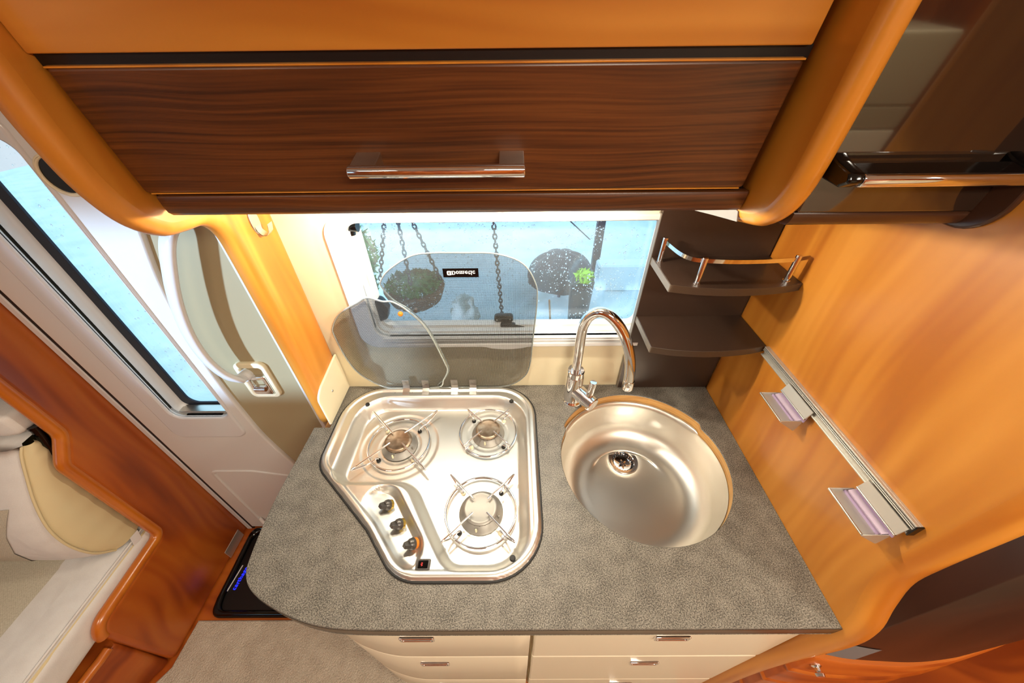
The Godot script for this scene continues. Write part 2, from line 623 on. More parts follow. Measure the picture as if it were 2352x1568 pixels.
# ------------------------------------------------------------------ camera, sky, lights
func camera_and_light():
	var cam := Camera3D.new()
	cam.name = "camera"
	cam.fov = rad_to_deg(2.0 * atan(784.0 / 823.0))
	cam.near = 0.02
	cam.far = 200.0
	cam.transform = Transform3D(Basis(Vector3.UP, 0.0053) * Basis(Vector3.RIGHT, -0.6916) * Basis(Vector3.BACK, -0.0113), Vector3(0, 1.66, 0.708))
	cam.current = true
	add_child(cam)

	var env := Environment.new()
	env.background_mode = Environment.BG_SKY
	var sky := Sky.new()
	var sm := ProceduralSkyMaterial.new()
	sm.sky_top_color = Color(0.66, 0.86, 0.97)
	sm.sky_horizon_color = Color(0.72, 0.89, 0.98)
	sm.ground_horizon_color = Color(0.66, 0.72, 0.76)
	sm.ground_bottom_color = Color(0.60, 0.66, 0.70)
	sm.sun_angle_max = 1.0
	sky.sky_material = sm
	env.sky = sky
	env.background_energy_multiplier = SKY_ENERGY
	env.tonemap_mode = Environment.TONE_MAPPER_LINEAR
	env.tonemap_exposure = EXPOSURE
	env.sdfgi_enabled = true
	env.ssao_enabled = true
	env.ssil_enabled = true
	var we := WorldEnvironment.new()
	we.name = "environment"
	we.environment = env
	add_child(we)

	# low daylight through the side window across the aisle, soft behind thin cloud
	var sun := DirectionalLight3D.new()
	sun.name = "sun"
	sun.light_color = Color(0.72, 0.86, 1.0)
	sun.light_energy = SUN_ENERGY
	sun.light_angular_distance = 2.5
	sun.shadow_enabled = true
	sun.basis = Basis.looking_at(Vector3(0.62, -0.12, -0.78), Vector3.UP)
	add_child(sun)

const SKY_ENERGY := 2.1
const SUN_ENERGY := 2.2
const EXPOSURE := 1.15
const SPOT_ENERGY := 0.15
const CEILING_ENERGY := 1.0
const LAMP_COLOR := Color(1.0, 0.955, 0.87)

# round downlight recessed under the overhead cupboard; its light sits just below the lens
func downlight(x: float, z: float, label: String):
	var t := thing("cabinet_downlight", label, "lamp", Vector3(x, 1.484, z), "downlights under the overhead cupboard")
	var s := new_st()
	lathe(s, [[0.0, 1.486], [0.036, 1.486], [0.036, 1.478], [0.030, 1.475], [0.027, 1.477], [0.027, 1.480], [0.0, 1.480]], at(Vector3(x, 0, z)), 32)
	obj("housing", s, mt.satin, t)
	s = new_st()
	lathe(s, [[0.0, 1.4795], [0.0265, 1.4795], [0.0265, 1.4775], [0.0, 1.4765]], at(Vector3(x, 0, z)), 24)
	obj("lamp_lens", s, mt.lamp, t)
	var l := OmniLight3D.new()
	l.name = "lamp_glow"
	l.light_color = LAMP_COLOR
	l.light_energy = SPOT_ENERGY
	l.light_size = 0.012
	l.omni_range = 8.0
	l.omni_attenuation = 2.0
	l.shadow_enabled = true
	t.add_child(l)
	l.position = Vector3(0, -0.022, 0)

# flat ceiling lamp: glowing diffuser and an area light of its size just below
func ceiling_lamp(x: float, z: float, w: float, d: float, e: float, label: String):
	var t := thing("ceiling_lamp", label, "lamp", Vector3(x, 1.99, z), "ceiling lamps above the aisle")
	var s := new_st()
	slab(s, rect(x - w / 2 - 0.02, z - d / 2 - 0.02, x + w / 2 + 0.02, z + d / 2 + 0.02, 0.02), [rect(x - w / 2, z - d / 2, x + w / 2, z + d / 2, 0.01)], [x], XZ, 1.955, 1.99)
	obj("frame", s, mt.white, t)
	s = new_st()
	prism(s, rect(x - w / 2 + 0.002, z - d / 2 + 0.002, x + w / 2 - 0.002, z + d / 2 - 0.002, 0.01), XZ, [[0.004, 1.962], [0, 1.966], [0, 1.985]])
	obj("lamp_diffuser", s, mt.lamp, t)
	var l := AreaLight3D.new()
	l.name = "lamp_glow"
	l.area_size = Vector2(w, d)
	l.light_color = LAMP_COLOR
	l.light_energy = e
	l.shadow_enabled = true
	l.area_range = 8.0
	t.add_child(l)
	l.position = Vector3(0, -0.038, 0)
	l.rotation = Vector3(-PI / 2, 0, 0)

# ------------------------------------------------------------------ room shell
func shell():
	var s := new_st()
	cbox(s, Vector3(-2.75, -0.05, -0.06), Vector3(1.95, 0.0, 2.1), 0.0)
	struct("floor", s, mt.cherry_h)
	s = new_st()
	slab(s, rect(-2.75, -0.05, 1.95, 2.0), [rect(-0.352, 1.078, 0.335, 1.385, 0.02), rect(-1.192, 0.0, -0.600, 1.92, 0.03)], [-0.9, 0.0], XY, -0.055, -0.012)
	struct("wall_back", s, mt.cream)
	s = new_st()
	cbox(s, Vector3(-2.75, 2.0, -0.06), Vector3(1.95, 2.05, 2.1), 0.0)
	struct("ceiling", s, mt.white)
	s = new_st()
	cbox(s, Vector3(-2.80, -0.05, -0.06), Vector3(-2.75, 2.05, 2.1), 0.0)
	struct("wall_left", s, mt.white)
	# side across the aisle with the window the daylight comes through
	s = new_st()
	slab(s, rect(-2.75, -0.05, 1.95, 2.05), [rect(-2.66, 1.20, -1.90, 1.73, 0.06)], [-2.3], XY, 2.05, 2.10)
	struct("wall_front", s, mt.cherry_v)
	s = new_st()
	prism(s, rect(-2.67, 1.19, -1.89, 1.74, 0.06), XY, [[0, 2.074], [0, 2.078]])
	struct("window_2", s, mt.pane)
	s = new_st()
	cbox(s, Vector3(1.9, -0.05, -0.06), Vector3(1.95, 2.05, 2.1), 0.0)
	struct("wall_far", s, mt.cherry_v)
	# wooden partition at the right end of the kitchen with its swept, round-nosed front edge
	s = new_st()
	var front := spline2([[0.552, 0.0], [0.554, 0.45], [0.560, 0.66], [0.570, 0.85], [0.566, 0.93], [0.548, 0.99], [0.534, 1.05], [0.533, 1.12], [0.537, 1.25], [0.534, 1.30], [0.515, 1.36], [0.480, 1.41], [0.464, 1.48], [0.463, 1.70], [0.463, 2.0]], 5)
	var poly := PackedVector2Array([Vector2(-0.012, 0.0)])
	poly.append_array(front)
	poly.append(Vector2(-0.012, 2.0))
	prism(s, poly, ZY, bevel_layers(0.55, 0.596, 0.023, 6))
	struct("wall_right", s, mt.wood_v)

# ------------------------------------------------------------------ worktop
func hob_outline() -> PackedVector2Array:
	return rounded([[-0.463, 0.0, 0.105], [0.055, 0.0, 0.10], [0.055, 0.482, 0.105], [-0.222, 0.482, 0.09], [-0.300, 0.390, 0.14], [-0.462, 0.245, 0.07]], 10)

func basin_outline() -> PackedVector2Array:
	return rounded([[-0.424, 0.034, 0.085], [0.033, 0.034, 0.09], [0.033, 0.470, 0.10], [-0.135, 0.470, 0.055], [-0.182, 0.400, 0.08], [-0.246, 0.296, 0.05], [-0.424, 0.296, 0.045]], 8)

const SINK := Vector2(0.305, 0.232)
func sink_hole() -> PackedVector2Array:
	var p := PackedVector2Array()
	for i in 96:
		var a := TAU * i / 96.0
		# the cut-out steps out a little along the back, between two notches
		var back := 1.0 - smoothstep(-0.50, -0.40, sin(a))
		var notch := exp(-pow((sin(a) + 0.44) / 0.05, 2.0)) * 0.004
		var r := 0.193 + 0.010 * back - notch
		p.append(SINK + Vector2(cos(a), sin(a)) * r)
	return p

func worktop_outline() -> PackedVector2Array:
	var curve := spline2([[-0.20, 0.553], [-0.291, 0.551], [-0.345, 0.545], [-0.396, 0.532], [-0.453, 0.510], [-0.488, 0.489], [-0.507, 0.466], [-0.514, 0.44], [-0.521, 0.382], [-0.524, 0.308], [-0.521, 0.209], [-0.519, 0.133]], 5)
	var p := V2([[-0.478, -0.012], [0.55, -0.012], [0.55, 0.553]])
	p.append_array(curve)
	p.append(Vector2(-0.478, 0.133))
	return p

func worktop():
	var t := thing("worktop", "grey speckled laminate kitchen worktop with rounded left front corner", "worktop", Vector3(0, CT - 0.036, 0.27))
	var hob_cut := inset_ring(ccw(hob_outline()), 0.012)
	var s := new_st()
	slab(s, worktop_outline(), [hob_cut, sink_hole()], [-0.2, SINK.x], XZ, CT - 0.036, CT, 0.0015, true, false, false)
	# thin bright lip of the laminate
	walls(s, worktop_outline(), XZ, [[0.0, CT - 0.0025], [0.0005, CT - 0.0008], [0.0015, CT]], false)
	for h in [hob_cut, sink_hole()]: walls(s, h, XZ, [[0.0, CT - 0.0015], [0.0015, CT]], true)
	obj("slab", s, mt.top, t)
	s = new_st()
	walls(s, worktop_outline(), XZ, [[0.004, CT - 0.036], [0.0, CT - 0.032], [-0.0006, CT - 0.006], [-0.0004, CT - 0.0025]], false)
	obj("edge_band", s, mt.top_edge, t)
	s = new_st()
	walls(s, sink_hole(), XZ, [[0.0, CT - 0.036], [0.0, CT - 0.0015]], true)
	walls(s, hob_cut, XZ, [[0.0, CT - 0.036], [0.0, CT - 0.0015]], true)
	obj("plywood_edge", s, mt.ply, t)

# ------------------------------------------------------------------ hob
func seg_dist(p: Vector2, poly: PackedVector2Array) -> Array:       # [signed distance (negative inside), nearest point]
	var best := 1e9
	var near := Vector2.ZERO
	var inside := false
	var n := poly.size()
	var j := n - 1
	for i in n:
		var a := poly[j]
		var b := poly[i]
		var ab := b - a
		var t := clampf((p - a).dot(ab) / maxf(ab.length_squared(), 1e-12), 0, 1)
		var q := a + ab * t
		var d := p.distance_squared_to(q)
		if d < best:
			best = d
			near = q
		if (b.y > p.y) != (a.y > p.y) and p.x < (a.x - b.x) * (p.y - b.y) / (a.y - b.y) + b.x:
			inside = not inside
		j = i
	return [(-1.0 if inside else 1.0) * sqrt(best), near]

const BURNERS := [[-0.2925, 0.171, 0.0760], [-0.0680, 0.1375, 0.0735], [-0.0735, 0.3430, 0.0765]]
const RECESS_A := Vector2(-0.283, 0.338)
const RECESS_B := Vector2(-0.222, 0.424)

func hob_height(p: Vector2, so: float, sb: float) -> float:
	var d := -so
	var h := 0.0075 * smoothstep(0.0, 0.006, d) - 0.0035 * smoothstep(0.013, 0.019, d)
	h -= 0.034 * smoothstep(-0.001, 0.026, -sb)
	# scooped recess that holds the three knobs: steep on the right, running out to the left
	var ax := (RECESS_B - RECESS_A)
	var l := ax.length()
	ax /= l
	var nrm := Vector2(-ax.y, ax.x) * -1.0
	var rel := p - RECESS_A
	var sa := rel.dot(ax)
	var over := maxf(maxf(-sa, sa - l), 0.0)
	var tt := rel.dot(nrm)
	if over < 0.05:
		var w := sqrt(maxf(0.0, 1.0 - pow(over / 0.045, 2.0)))
		var right := 0.042 * w
		var left := -0.052 * w
		if tt < right and tt > left:
			var pr := smoothstep(right, right - 0.017, tt) * smoothstep(left, right - 0.012, tt)
			h -= 0.020 * pr * smoothstep(0.0, 0.55, w) * smoothstep(0.004, 0.030, d)
	# shallow dish pressed round the large burner
	var r := p.distance_to(Vector2(BURNERS[0][0], BURNERS[0][1]))
	h -= 0.0022 * (1.0 - smoothstep(0.092, 0.100, r)) * smoothstep(0.02, 0.03, -sb)
	for b in BURNERS:
		var q := p.distance_to(Vector2(b[0], b[1]))
		h -= 0.0012 * (1.0 - smoothstep(0.050, 0.056, q))
	return h

func hob():
	var t := thing("gas_hob", "stainless steel three burner gas hob with two raised smoked glass lids", "hob", Vector3(-0.2, CT, 0.24))
	var outer := ccw(hob_outline())
	var basin := ccw(basin_outline())
	var st := new_st()
	var step := 0.0028
	var nx := int(0.53 / step) + 2
	var nz := int(0.50 / step) + 2
	var pts := []
	var sds := PackedFloat32Array()
	sds.resize(nx * nz)
	pts.resize(nx * nz)
	for i in nx:
		for j in nz:
			var p := Vector2(-0.468 + i * step, -0.006 + j * step)
			var so := seg_dist(p, outer)
			var d: float = so[0]
			sds[i * nz + j] = d
			if d > step * 1.5:
				continue
			if d > 0:
				p = so[1]
				d = 0.0
			var sb := seg_dist(p, basin)
			pts[i * nz + j] = Vector3(p.x, CT + 0.003 + hob_height(p, d, sb[0]), p.y)
	st.set_smooth_group(1)
	for i in nx - 1:
		for j in nz - 1:
			var k := [i * nz + j, (i + 1) * nz + j, (i + 1) * nz + j + 1, i * nz + j + 1]
			var lo := 1e9
			var ok := true
			for q in k:
				lo = minf(lo, sds[q])
				if pts[q] == null: ok = false
			if ok and lo < 0.0:
				quad(st, pts[k[0]], pts[k[3]], pts[k[2]], pts[k[1]])
	obj("tray", st, mt.brushed, t)
	st = new_st()
	slab(st, inset_ring(outer, -0.0035), [inset_ring(outer, 0.006)], [-0.2], XZ, CT + 0.0002, CT + 0.0034, 0.0015)
	obj("rubber_seal", st, mt.rubber, t)

	var fl := CT + 0.003 + 0.004 - 0.034        # basin floor height
	for bi in 3:
		var b = BURNERS[bi]
		var c := Vector3(b[0], fl - 0.001, b[1])
		var r0: float = [0.037, 0.0345, 0.040][bi]
		var bn := part_node("burner", t, c)
		st = new_st()
		lathe(st, [[0.0, -0.001], [r0 + 0.007, -0.001], [r0 + 0.008, 0.002], [r0 + 0.004, 0.005], [r0 - 0.004, 0.0135], [r0 - 0.006, 0.0145], [0.0, 0.0145]], at(c), 48)
		obj("burner_base", st, mt.cast, bn)
		st = new_st()
		lathe(st, [[r0 - 0.006, 0.0145], [r0 - 0.0055, 0.0185], [r0 - 0.003, 0.019], [r0 - 0.003, 0.0225], [r0 - 0.0055, 0.0246], [r0 - 0.0095, 0.0250], [r0 - 0.0115, 0.0243], [0.0, 0.0248]], at(c), 48)
		obj("burner_cap", st, mt.burnt if bi != 2 else mt.cast, bn)
		st = new_st()
		for k in 20:
			var a := TAU * k / 20.0
			var d := Vector3(cos(a), 0, sin(a))
			obox(st, c + d * (r0 - 0.0052) + Vector3(0, 0.0167, 0), Vector3(0.0008, 0.0014, 0.0012), Basis(Vector3(-d.z, 0, d.x), Vector3.UP, d))
		obj("flame_port", st, mt.black, bn)
		for k in 2:
			st = new_st()
			var a2 := 0.35 + 1.4 * k
			lathe(st, [[0.0022, 0.0], [0.0022, 0.014], [0.0012, 0.0165], [0.0, 0.0167]], at(c + Vector3(cos(a2) * (r0 + 0.002), 0, sin(a2) * (r0 + 0.002))), 10)
			obj("electrode", st, mt.cast if k == 0 else mt.cream, bn)
		# pan support: ring with four bent wire arms
		var ps := part_node("pan_support", t, c)
		var rr: float = b[2]
		st = new_st()
		var ring := PackedVector3Array()
		for k in 64: ring.append(c + Vector3(cos(TAU * k / 64) * rr, 0.0105, sin(TAU * k / 64) * rr))
		tube(st, ring, 0.0028, 10, true)
		obj("ring", st, mt.chrome, ps)
		for k in 4:
			var a := PI / 4 + PI / 2 * k
			var reach := 0.122 if bi == 0 else (0.079 if bi == 1 else 0.102)
			var d := Vector3(cos(a), 0, sin(a))
			st = new_st()
			tube(st, spline3([c + d * 0.021 + Vector3(0, 0.0335, 0), c + d * (reach * 0.55) + Vector3(0, 0.0335, 0), c + d * (reach - 0.008) + Vector3(0, 0.0335, 0), c + d * reach + Vector3(0, 0.0315, 0), c + d * (reach - 0.004) + Vector3(0, 0.028, 0), c + d * lerpf(rr, reach, 0.35) + Vector3(0, 0.0155, 0), c + d * (rr + 0.003) + Vector3(0, 0.0128, 0), c + d * (rr - 0.012) + Vector3(0, 0.0128, 0), c + d * (rr - 0.016) + Vector3(0, 0.009, 0), c + d * (rr - 0.016) + Vector3(0, 0.0, 0)], 4), 0.0021, 8)
			obj("arm", st, mt.chrome, ps)
			st = new_st()
			lathe(st, [[0.0055, 0.0], [0.0055, 0.003], [0.004, 0.0055], [0.0, 0.0058]], at(c + d * (rr - 0.016)), 12)
			obj("rubber_foot", st, mt.cream if (k + bi) % 2 == 0 else mt.black, ps)

	# knobs on the steep right wall of the recess, pointing left and up
	var axis := (RECESS_B - RECESS_A).normalized()
	var side := Vector3(axis.y, 0, -axis.x)
	var kd := (-side * 0.72 + Vector3.UP * 0.62).normalized()
	for k in 3:
		var q := Vector3([-0.269, -0.235, -0.200][k], CT - 0.001, [0.337, 0.377, 0.415][k])
		var kn := part_node("knob", t, q)
		st = new_st()
		lathe(st, [[0.0, -0.004], [0.0105, -0.004], [0.0105, 0.002], [0.0, 0.002]], along(kd, q), 24)
		obj("stem_ring", st, mt.brass if k < 2 else mt.orange, kn)
		st = new_st()
		lathe(st, [[0.0, 0.002], [0.0108, 0.002], [0.0115, 0.004], [0.0105, 0.010], [0.007, 0.014], [0.0, 0.0145]], along(kd, q), 28)
		obj("skirt", st, mt.knob, kn)
		st = new_st()
		var xf := along(kd, q)
		var gx := (side * 0.35 + Vector3(axis.x, 0, axis.y) * 0.94).normalized()
		gx = (gx - kd * gx.dot(kd)).normalized()
		var bs := Basis(gx, kd, gx.cross(kd))
		prism(st, V2([[-0.0098, 0.006], [0.0098, 0.006], [0.0055, 0.023], [0.0035, 0.025], [-0.0035, 0.025], [-0.0055, 0.023]]), Transform3D(bs, q), bevel_layers(-0.0042, 0.0042, 0.0012, 2), false)
		obj("grip", st, mt.knob, kn)
		st = new_st()
		lathe(st, [[0.0018, 0.0], [0.0018, 0.0006], [0.0, 0.0008]], along(xf.basis.z.lerp(kd, 0.55), q + kd * 0.0098 - xf.basis.z * -0.0070), 12)
		obj("index_dot", st, mt.print_white, kn)

	# rocker switch of the ignition
	var sw := part_node("ignition_switch", t, Vector3(-0.1735, CT + 0.007, 0.456))
	st = new_st()
	slab(st, rect(-0.187, 0.4465, -0.160, 0.4655, 0.002), [rect(-0.1825, 0.4495, -0.1645, 0.4625, 0.001)], [-0.1735], XZ, CT + 0.005, CT + 0.010, 0.0008)
	obj("bezel", st, mt.knob, sw)
	st = new_st()
	cbox(st, Vector3(-0.1823, CT + 0.004, 0.4497), Vector3(-0.1647, CT + 0.0085, 0.4623), 0.001)
	obj("rocker", st, mt.gloss_black, sw)
	st = new_st()
	for k in 3: obox(st, Vector3(-0.1765 + 0.001 * absf(k - 1), CT + 0.0087, 0.4535 + 0.002 * k), Vector3(0.0015, 0.0003, 0.0008), Basis(Vector3.UP, 0.5 * (k - 1)))
	obj("flame_mark", st, mt.red, sw)

	# rubber bumpers on the rim
	for q in [[-0.399, 0.064], [-0.007, 0.056], [-0.005, 0.446]]:
		st = new_st()
		lathe(st, [[0.0058, 0.0], [0.0058, 0.003], [0.0045, 0.0052], [0.0, 0.006]], at(Vector3(q[0], CT + 0.006, q[1])), 16)
		obj("bumper", st, mt.rubber, t)
	# rivet holes below the hinges
	for x in [-0.335, -0.309, -0.286, -0.259, -0.207, -0.176, -0.155, -0.124]:
		st = new_st()
		lathe(st, [[0.0016, 0.0], [0.0016, 0.0006], [0.0, 0.0009]], along(Vector3(0, 0.6, 0.8), Vector3(x, CT - 0.004, 0.0395)), 8)
		obj("rivet", st, mt.cast, t)
		st = new_st()
		lathe(st, [[0.0016, 0.0], [0.0016, 0.0006], [0.0, 0.0009]], at(Vector3(x, CT + 0.007, 0.0215)), 8)
		obj("rivet", st, mt.cast, t)

	# glass lids standing up against the wall
	var zl := 0.0045
	var big := spline2([[-0.213, 0.913], [-0.192, 0.945], [-0.177, 0.978], [-0.180, 1.012], [-0.210, 1.121], [-0.246, 1.178], [-0.277, 1.205], [-0.297, 1.240], [-0.294, 1.258], [-0.270, 1.284], [-0.221, 1.314], [-0.178, 1.322], [-0.106, 1.322], [-0.035, 1.319], [0.021, 1.296], [0.050, 1.248], [0.056, 1.201], [0.050, 1.097], [0.043, 0.992], [0.024, 0.945], [-0.025, 0.913], [-0.12, 0.910]], 5, true)
	var small := spline2([[-0.216, 0.913], [-0.196, 0.944], [-0.181, 0.978], [-0.185, 1.010], [-0.214, 1.120], [-0.250, 1.175], [-0.281, 1.201], [-0.305, 1.203], [-0.337, 1.214], [-0.362, 1.201], [-0.415, 1.169], [-0.444, 1.130], [-0.449, 1.100], [-0.441, 1.020], [-0.420, 0.964], [-0.371, 0.918], [-0.32, 0.910]], 5, true)
	for k in 2:
		var sh: PackedVector2Array = big if k == 0 else small
		var ln := part_node("glass_lid", t, Vector3(-0.08 if k == 0 else -0.32, 0.91, zl))
		ln.set_meta("label", "large smoked glass lid with brand plate" if k == 0 else "small smoked glass lid on the left")
		var z0 := zl if k == 0 else zl + 0.0015
		st = new_st()
		prism(st, sh, XY, [[0, z0 - 0.0020], [0, z0 + 0.0020]])
		obj("pane", st, mt.lid, ln)
		st = new_st()
		var loop := PackedVector3Array()
		for q in ccw(sh): loop.append(Vector3(q.x, q.y, z0))
		tube(st, loop, 0.0017 if k == 0 else 0.0024, 8, true)
		obj("glass_edge", st, mt.lid_edge, ln)
		if k == 0:
			# brand plate, read from behind through the lid: upside down
			st = new_st()
			cbox(st, Vector3(-0.1535, 1.2650, z0 + 0.0022), Vector3(-0.0755, 1.2868, z0 + 0.0032), 0.0003)
			obj("brand_plate", st, mt.gloss_black, ln)
			var tm := TextMesh.new()
			tm.text = "Dometic"
			var f := SystemFont.new()
			f.font_names = PackedStringArray(["Droid Serif"])
			f.font_weight = 600
			tm.font = f
			tm.font_size = 48
			tm.pixel_size = 0.00026
			tm.depth = 0.0004
			var to := MeshInstance3D.new()
			to.name = "lettering"
			to.mesh = tm
			tm.material = mt.print_white
			ln.add_child(to, true)
			to.position = Vector3(-0.1085, 1.2768, z0 + 0.0036) - origin_of(ln)
			to.rotation = Vector3(PI, 0, 0)
			st = new_st()
			slab(st, rect(-0.1445, 1.2710, -0.1350, 1.2810, 0.0025), [circle(-0.13975, 1.2760, 0.0033, 20)], [-0.13975], XY, z0 + 0.0032, z0 + 0.0038)
			cbox(st, Vector3(-0.1413, 1.2748, z0 + 0.0032), Vector3(-0.1405, 1.2778, z0 + 0.0038), 0.0)
			cbox(st, Vector3(-0.1390, 1.2742, z0 + 0.0032), Vector3(-0.1382, 1.2772, z0 + 0.0038), 0.0)
			obj("emblem", st, mt.print_white, ln)
		var hx := [-0.167, -0.115] if k == 0 else [-0.303, -0.248]
		for x in hx:
			st = new_st()
			# clip that folds round the lower edge of the lid
			var prof := [[0.0300, 0.9065], [0.0200, 0.9100], [0.0120, 0.9140], [0.0090, 0.9230], [0.0085, 0.9400], [0.0070, 0.9420], [0.0060, 0.9400], [0.0060, 0.9240], [0.0085, 0.9125], [0.0170, 0.9080], [0.0290, 0.9045]]
			var pp := PackedVector2Array()
			for q in prof: pp.append(Vector2(q[0], q[1] + 0.001))
			prism(st, pp, ZY, [[0.0, x - 0.0095], [0.0, x + 0.0095]], false)
			lathe(st, [[0.0038, 0.0], [0.0036, 0.0012], [0.0, 0.0016]], along(Vector3(0, 0, 1), Vector3(x, 0.933, 0.0086)), 14)
			obj("hinge", st, mt.hinge, ln)
	# stop buttons stuck to the large lid
	st = new_st()
	lathe(st, [[0.0062, 0.0], [0.0060, 0.004], [0.004, 0.006], [0.0, 0.0065]], along(Vector3(0, 0, 1), Vector3(-0.268, 1.170, zl + 0.004)), 14)
	obj("stop_button", st, mt.orange, t)
	st = new_st()
	lathe(st, [[0.0060, 0.0], [0.0062, 0.004], [0.005, 0.008], [0.0, 0.010]], along(Vector3(0, 0, 1), Vector3(-0.229, 1.181, zl + 0.004)), 14)
	obj("stop_button", st, mt.knob, t)

# ------------------------------------------------------------------ sink and tap
func sink():
	var t := thing("sink", "round undermounted stainless steel sink bowl with off-centre drain", "sink", Vector3(SINK.x, 0.745, SINK.y))
	var st := new_st()
	var top_y := CT - 0.024
	var dr := Vector2(0.309, 0.140)
	var hole := sink_hole()
	# rings: radius, height, shift towards the drain
	var rings := [[0.2030, top_y, 0.0], [0.198, top_y, 0.0], [0.1955, top_y - 0.0015, 0.0], [0.194, top_y - 0.005, 0.0]]
	for k in 9:
		rings.append([0.193 - 0.010 * k / 8.0, top_y - 0.006 - 0.062 * k / 8.0, 0.0])
	for k in range(1, 13):
		var a := PI * 0.5 * k / 12.0
		rings.append([0.183 - 0.060 * (1 - cos(a)), top_y - 0.068 - 0.052 * sin(a), 0.0])
	for k in range(1, 9):
		var q := k / 8.0
		rings.append([lerpf(0.123, 0.044, q), top_y - 0.120 - 0.008 * q, smoothstep(0, 1, q)])
	rings.append([0.040, top_y - 0.130, 1.0])
	var g := []
	for r in rings:
		var c := SINK.lerp(dr, r[2])
		var row := []
		for i in 97:
			var q := minf(r[0], hole[i % 96].distance_to(SINK) - 0.0012 - (0.0006 if r[1] < top_y else 0.0))
			row.append(Vector3(c.x + q * cos(TAU * i / 96), r[1], c.y + q * sin(TAU * i / 96)))
		g.append(row)
	sheet(st, g)
	obj("bowl", st, mt.steel, t)
	var yb := top_y - 0.130
	var dn := part_node("drain", t, Vector3(dr.x, yb, dr.y))
	st = new_st()
	lathe(st, [[0.041, yb + 0.001], [0.040, yb + 0.003], [0.031, yb + 0.002], [0.029, yb - 0.001], [0.024, yb - 0.013], [0.017, yb - 0.015], [0.0, yb - 0.014]], at(Vector3(dr.x, 0, dr.y)), 48)
	obj("strainer", st, mt.chrome, dn)
	for k in 24:
		var a := TAU * k / 24
		var d := Vector3(cos(a), 0, sin(a))
		st = new_st()
		var e := (d * 0.005 + Vector3(0, 0.012, 0)).normalized()
		obox(st, Vector3(dr.x, yb - 0.0065, dr.y) + d * 0.0260, Vector3(0.0012, 0.0050, 0.0006), Basis(Vector3(-d.z, 0, d.x), e, Vector3(-d.z, 0, d.x).cross(e)))
		obj("slot", st, mt.black, dn)
	for k in 4:
		st = new_st()
		var a := PI / 4 + PI / 2 * k
		lathe(st, [[0.0032, 0.0], [0.0, 0.0004]], at(Vector3(dr.x + cos(a) * 0.008, yb - 0.0143, dr.y + sin(a) * 0.008)), 12)
		obj("slot", st, mt.black, dn)
	st = new_st()
	for k in 2:
		obox(st, Vector3(dr.x, yb - 0.010, dr.y), Vector3(0.009, 0.003, 0.0012), Basis(Vector3.UP, 0.3 + PI / 2 * k))
	obj("pull_cross", st, mt.chrome, dn)

func tap():
	var bx := 0.160
	var bz := 0.047
	var t := thing("tap", "chrome swan-neck kitchen tap with side lever behind the sink", "tap", Vector3(bx, CT, bz))
	var st := new_st()
	lathe(st, [[0.0, 0.0], [0.0275, 0.0], [0.0275, 0.004], [0.0255, 0.008], [0.0235, 0.010], [0.0225, 0.013], [0.0225, 0.098], [0.0215, 0.100], [0.0, 0.100]], at(Vector3(bx, CT, bz)), 40)
	obj("body", st, mt.chrome, t)
	st = new_st()
	lathe(st, [[0.0222, 0.100], [0.0222, 0.116], [0.0200, 0.118], [0.0, 0.118]], at(Vector3(bx, CT, bz)), 40)
	obj("swivel_collar", st, mt.chrome, t)
	# neck: rises, arcs over towards the middle of the sink
	var dirh := Vector3(0.117, 0, 0.058).normalized()
	var base := Vector3(bx, 0, bz)
	var path := [base + Vector3(0, 1.012, 0), base + Vector3(0, 1.07, 0)]
	var prof := [[0.0, 1.13], [0.002, 1.158], [0.011, 1.186], [0.029, 1.205], [0.051, 1.206], [0.075, 1.189], [0.097, 1.159], [0.114, 1.119], [0.1255, 1.076], [0.130, 1.036]]
	for q in prof: path.append(base + dirh * q[0] + Vector3(0, q[1], 0))
	st = new_st()
	tube(st, spline3(path, 6), 0.0122, 20)
	obj("spout", st, mt.chrome, t)
	st = new_st()
	var tip: Vector3 = base + dirh * 0.1305 + Vector3(0, 1.037, 0)
	lathe(st, [[0.0, 0.0], [0.0128, 0.0], [0.0132, 0.004], [0.0132, 0.026], [0.0122, 0.028], [0.0098, 0.028], [0.0098, 0.022], [0.0, 0.022]], along(Vector3(0.02, -1, 0.012), tip), 28)
	obj("aerator", st, mt.chrome, t)
	# lever valve on the right front
	var ld := Vector3(0.62, -0.12, 0.78).normalized()
	st = new_st()
	lathe(st, [[0.0, 0.0], [0.0205, 0.0], [0.0205, 0.028], [0.0198, 0.0285], [0.0198, 0.030], [0.0205, 0.0305], [0.0205, 0.057], [0.0185, 0.0595], [0.0, 0.060]], along(ld, Vector3(bx, CT + 0.050, bz) + ld * 0.012), 36)
	obj("valve", st, mt.chrome, t)
	st = new_st()
	lathe(st, [[0.0, 0.0], [0.0088, 0.0], [0.0088, 0.064], [0.0080, 0.066], [0.0, 0.0662]], along(Vector3(0.10, 1, -0.02), Vector3(bx, CT + 0.052, bz) + ld * 0.052), 20)
	obj("lever", st, mt.chrome, t)

# ------------------------------------------------------------------ overhead cupboard and its neighbours
func face_z(y: float) -> float:      # the cupboard fronts lean out towards the ceiling
	return 0.230 + 0.17 * (y - 1.513)

# front panel between two heights, following the lean, with rounded long edges
func front_panel(st: SurfaceTool, x0: float, x1: float, y0: float, y1: float, th: float, r := 0.003, z0 := -1.0, slope := 0.17):
	var lean := Vector3(0, 1, slope).normalized()
	var bs := Basis(Vector3.RIGHT, lean, Vector3.RIGHT.cross(lean))
	var l := (y1 - y0) / lean.y
	prism(st, rect(x0, 0, x1, l, r, 4), Transform3D(bs, Vector3(0, y0, face_z(y0) if z0 < 0 else z0)), bevel_layers(-th, 0.0, minf(r * 0.7, th * 0.45), 3))

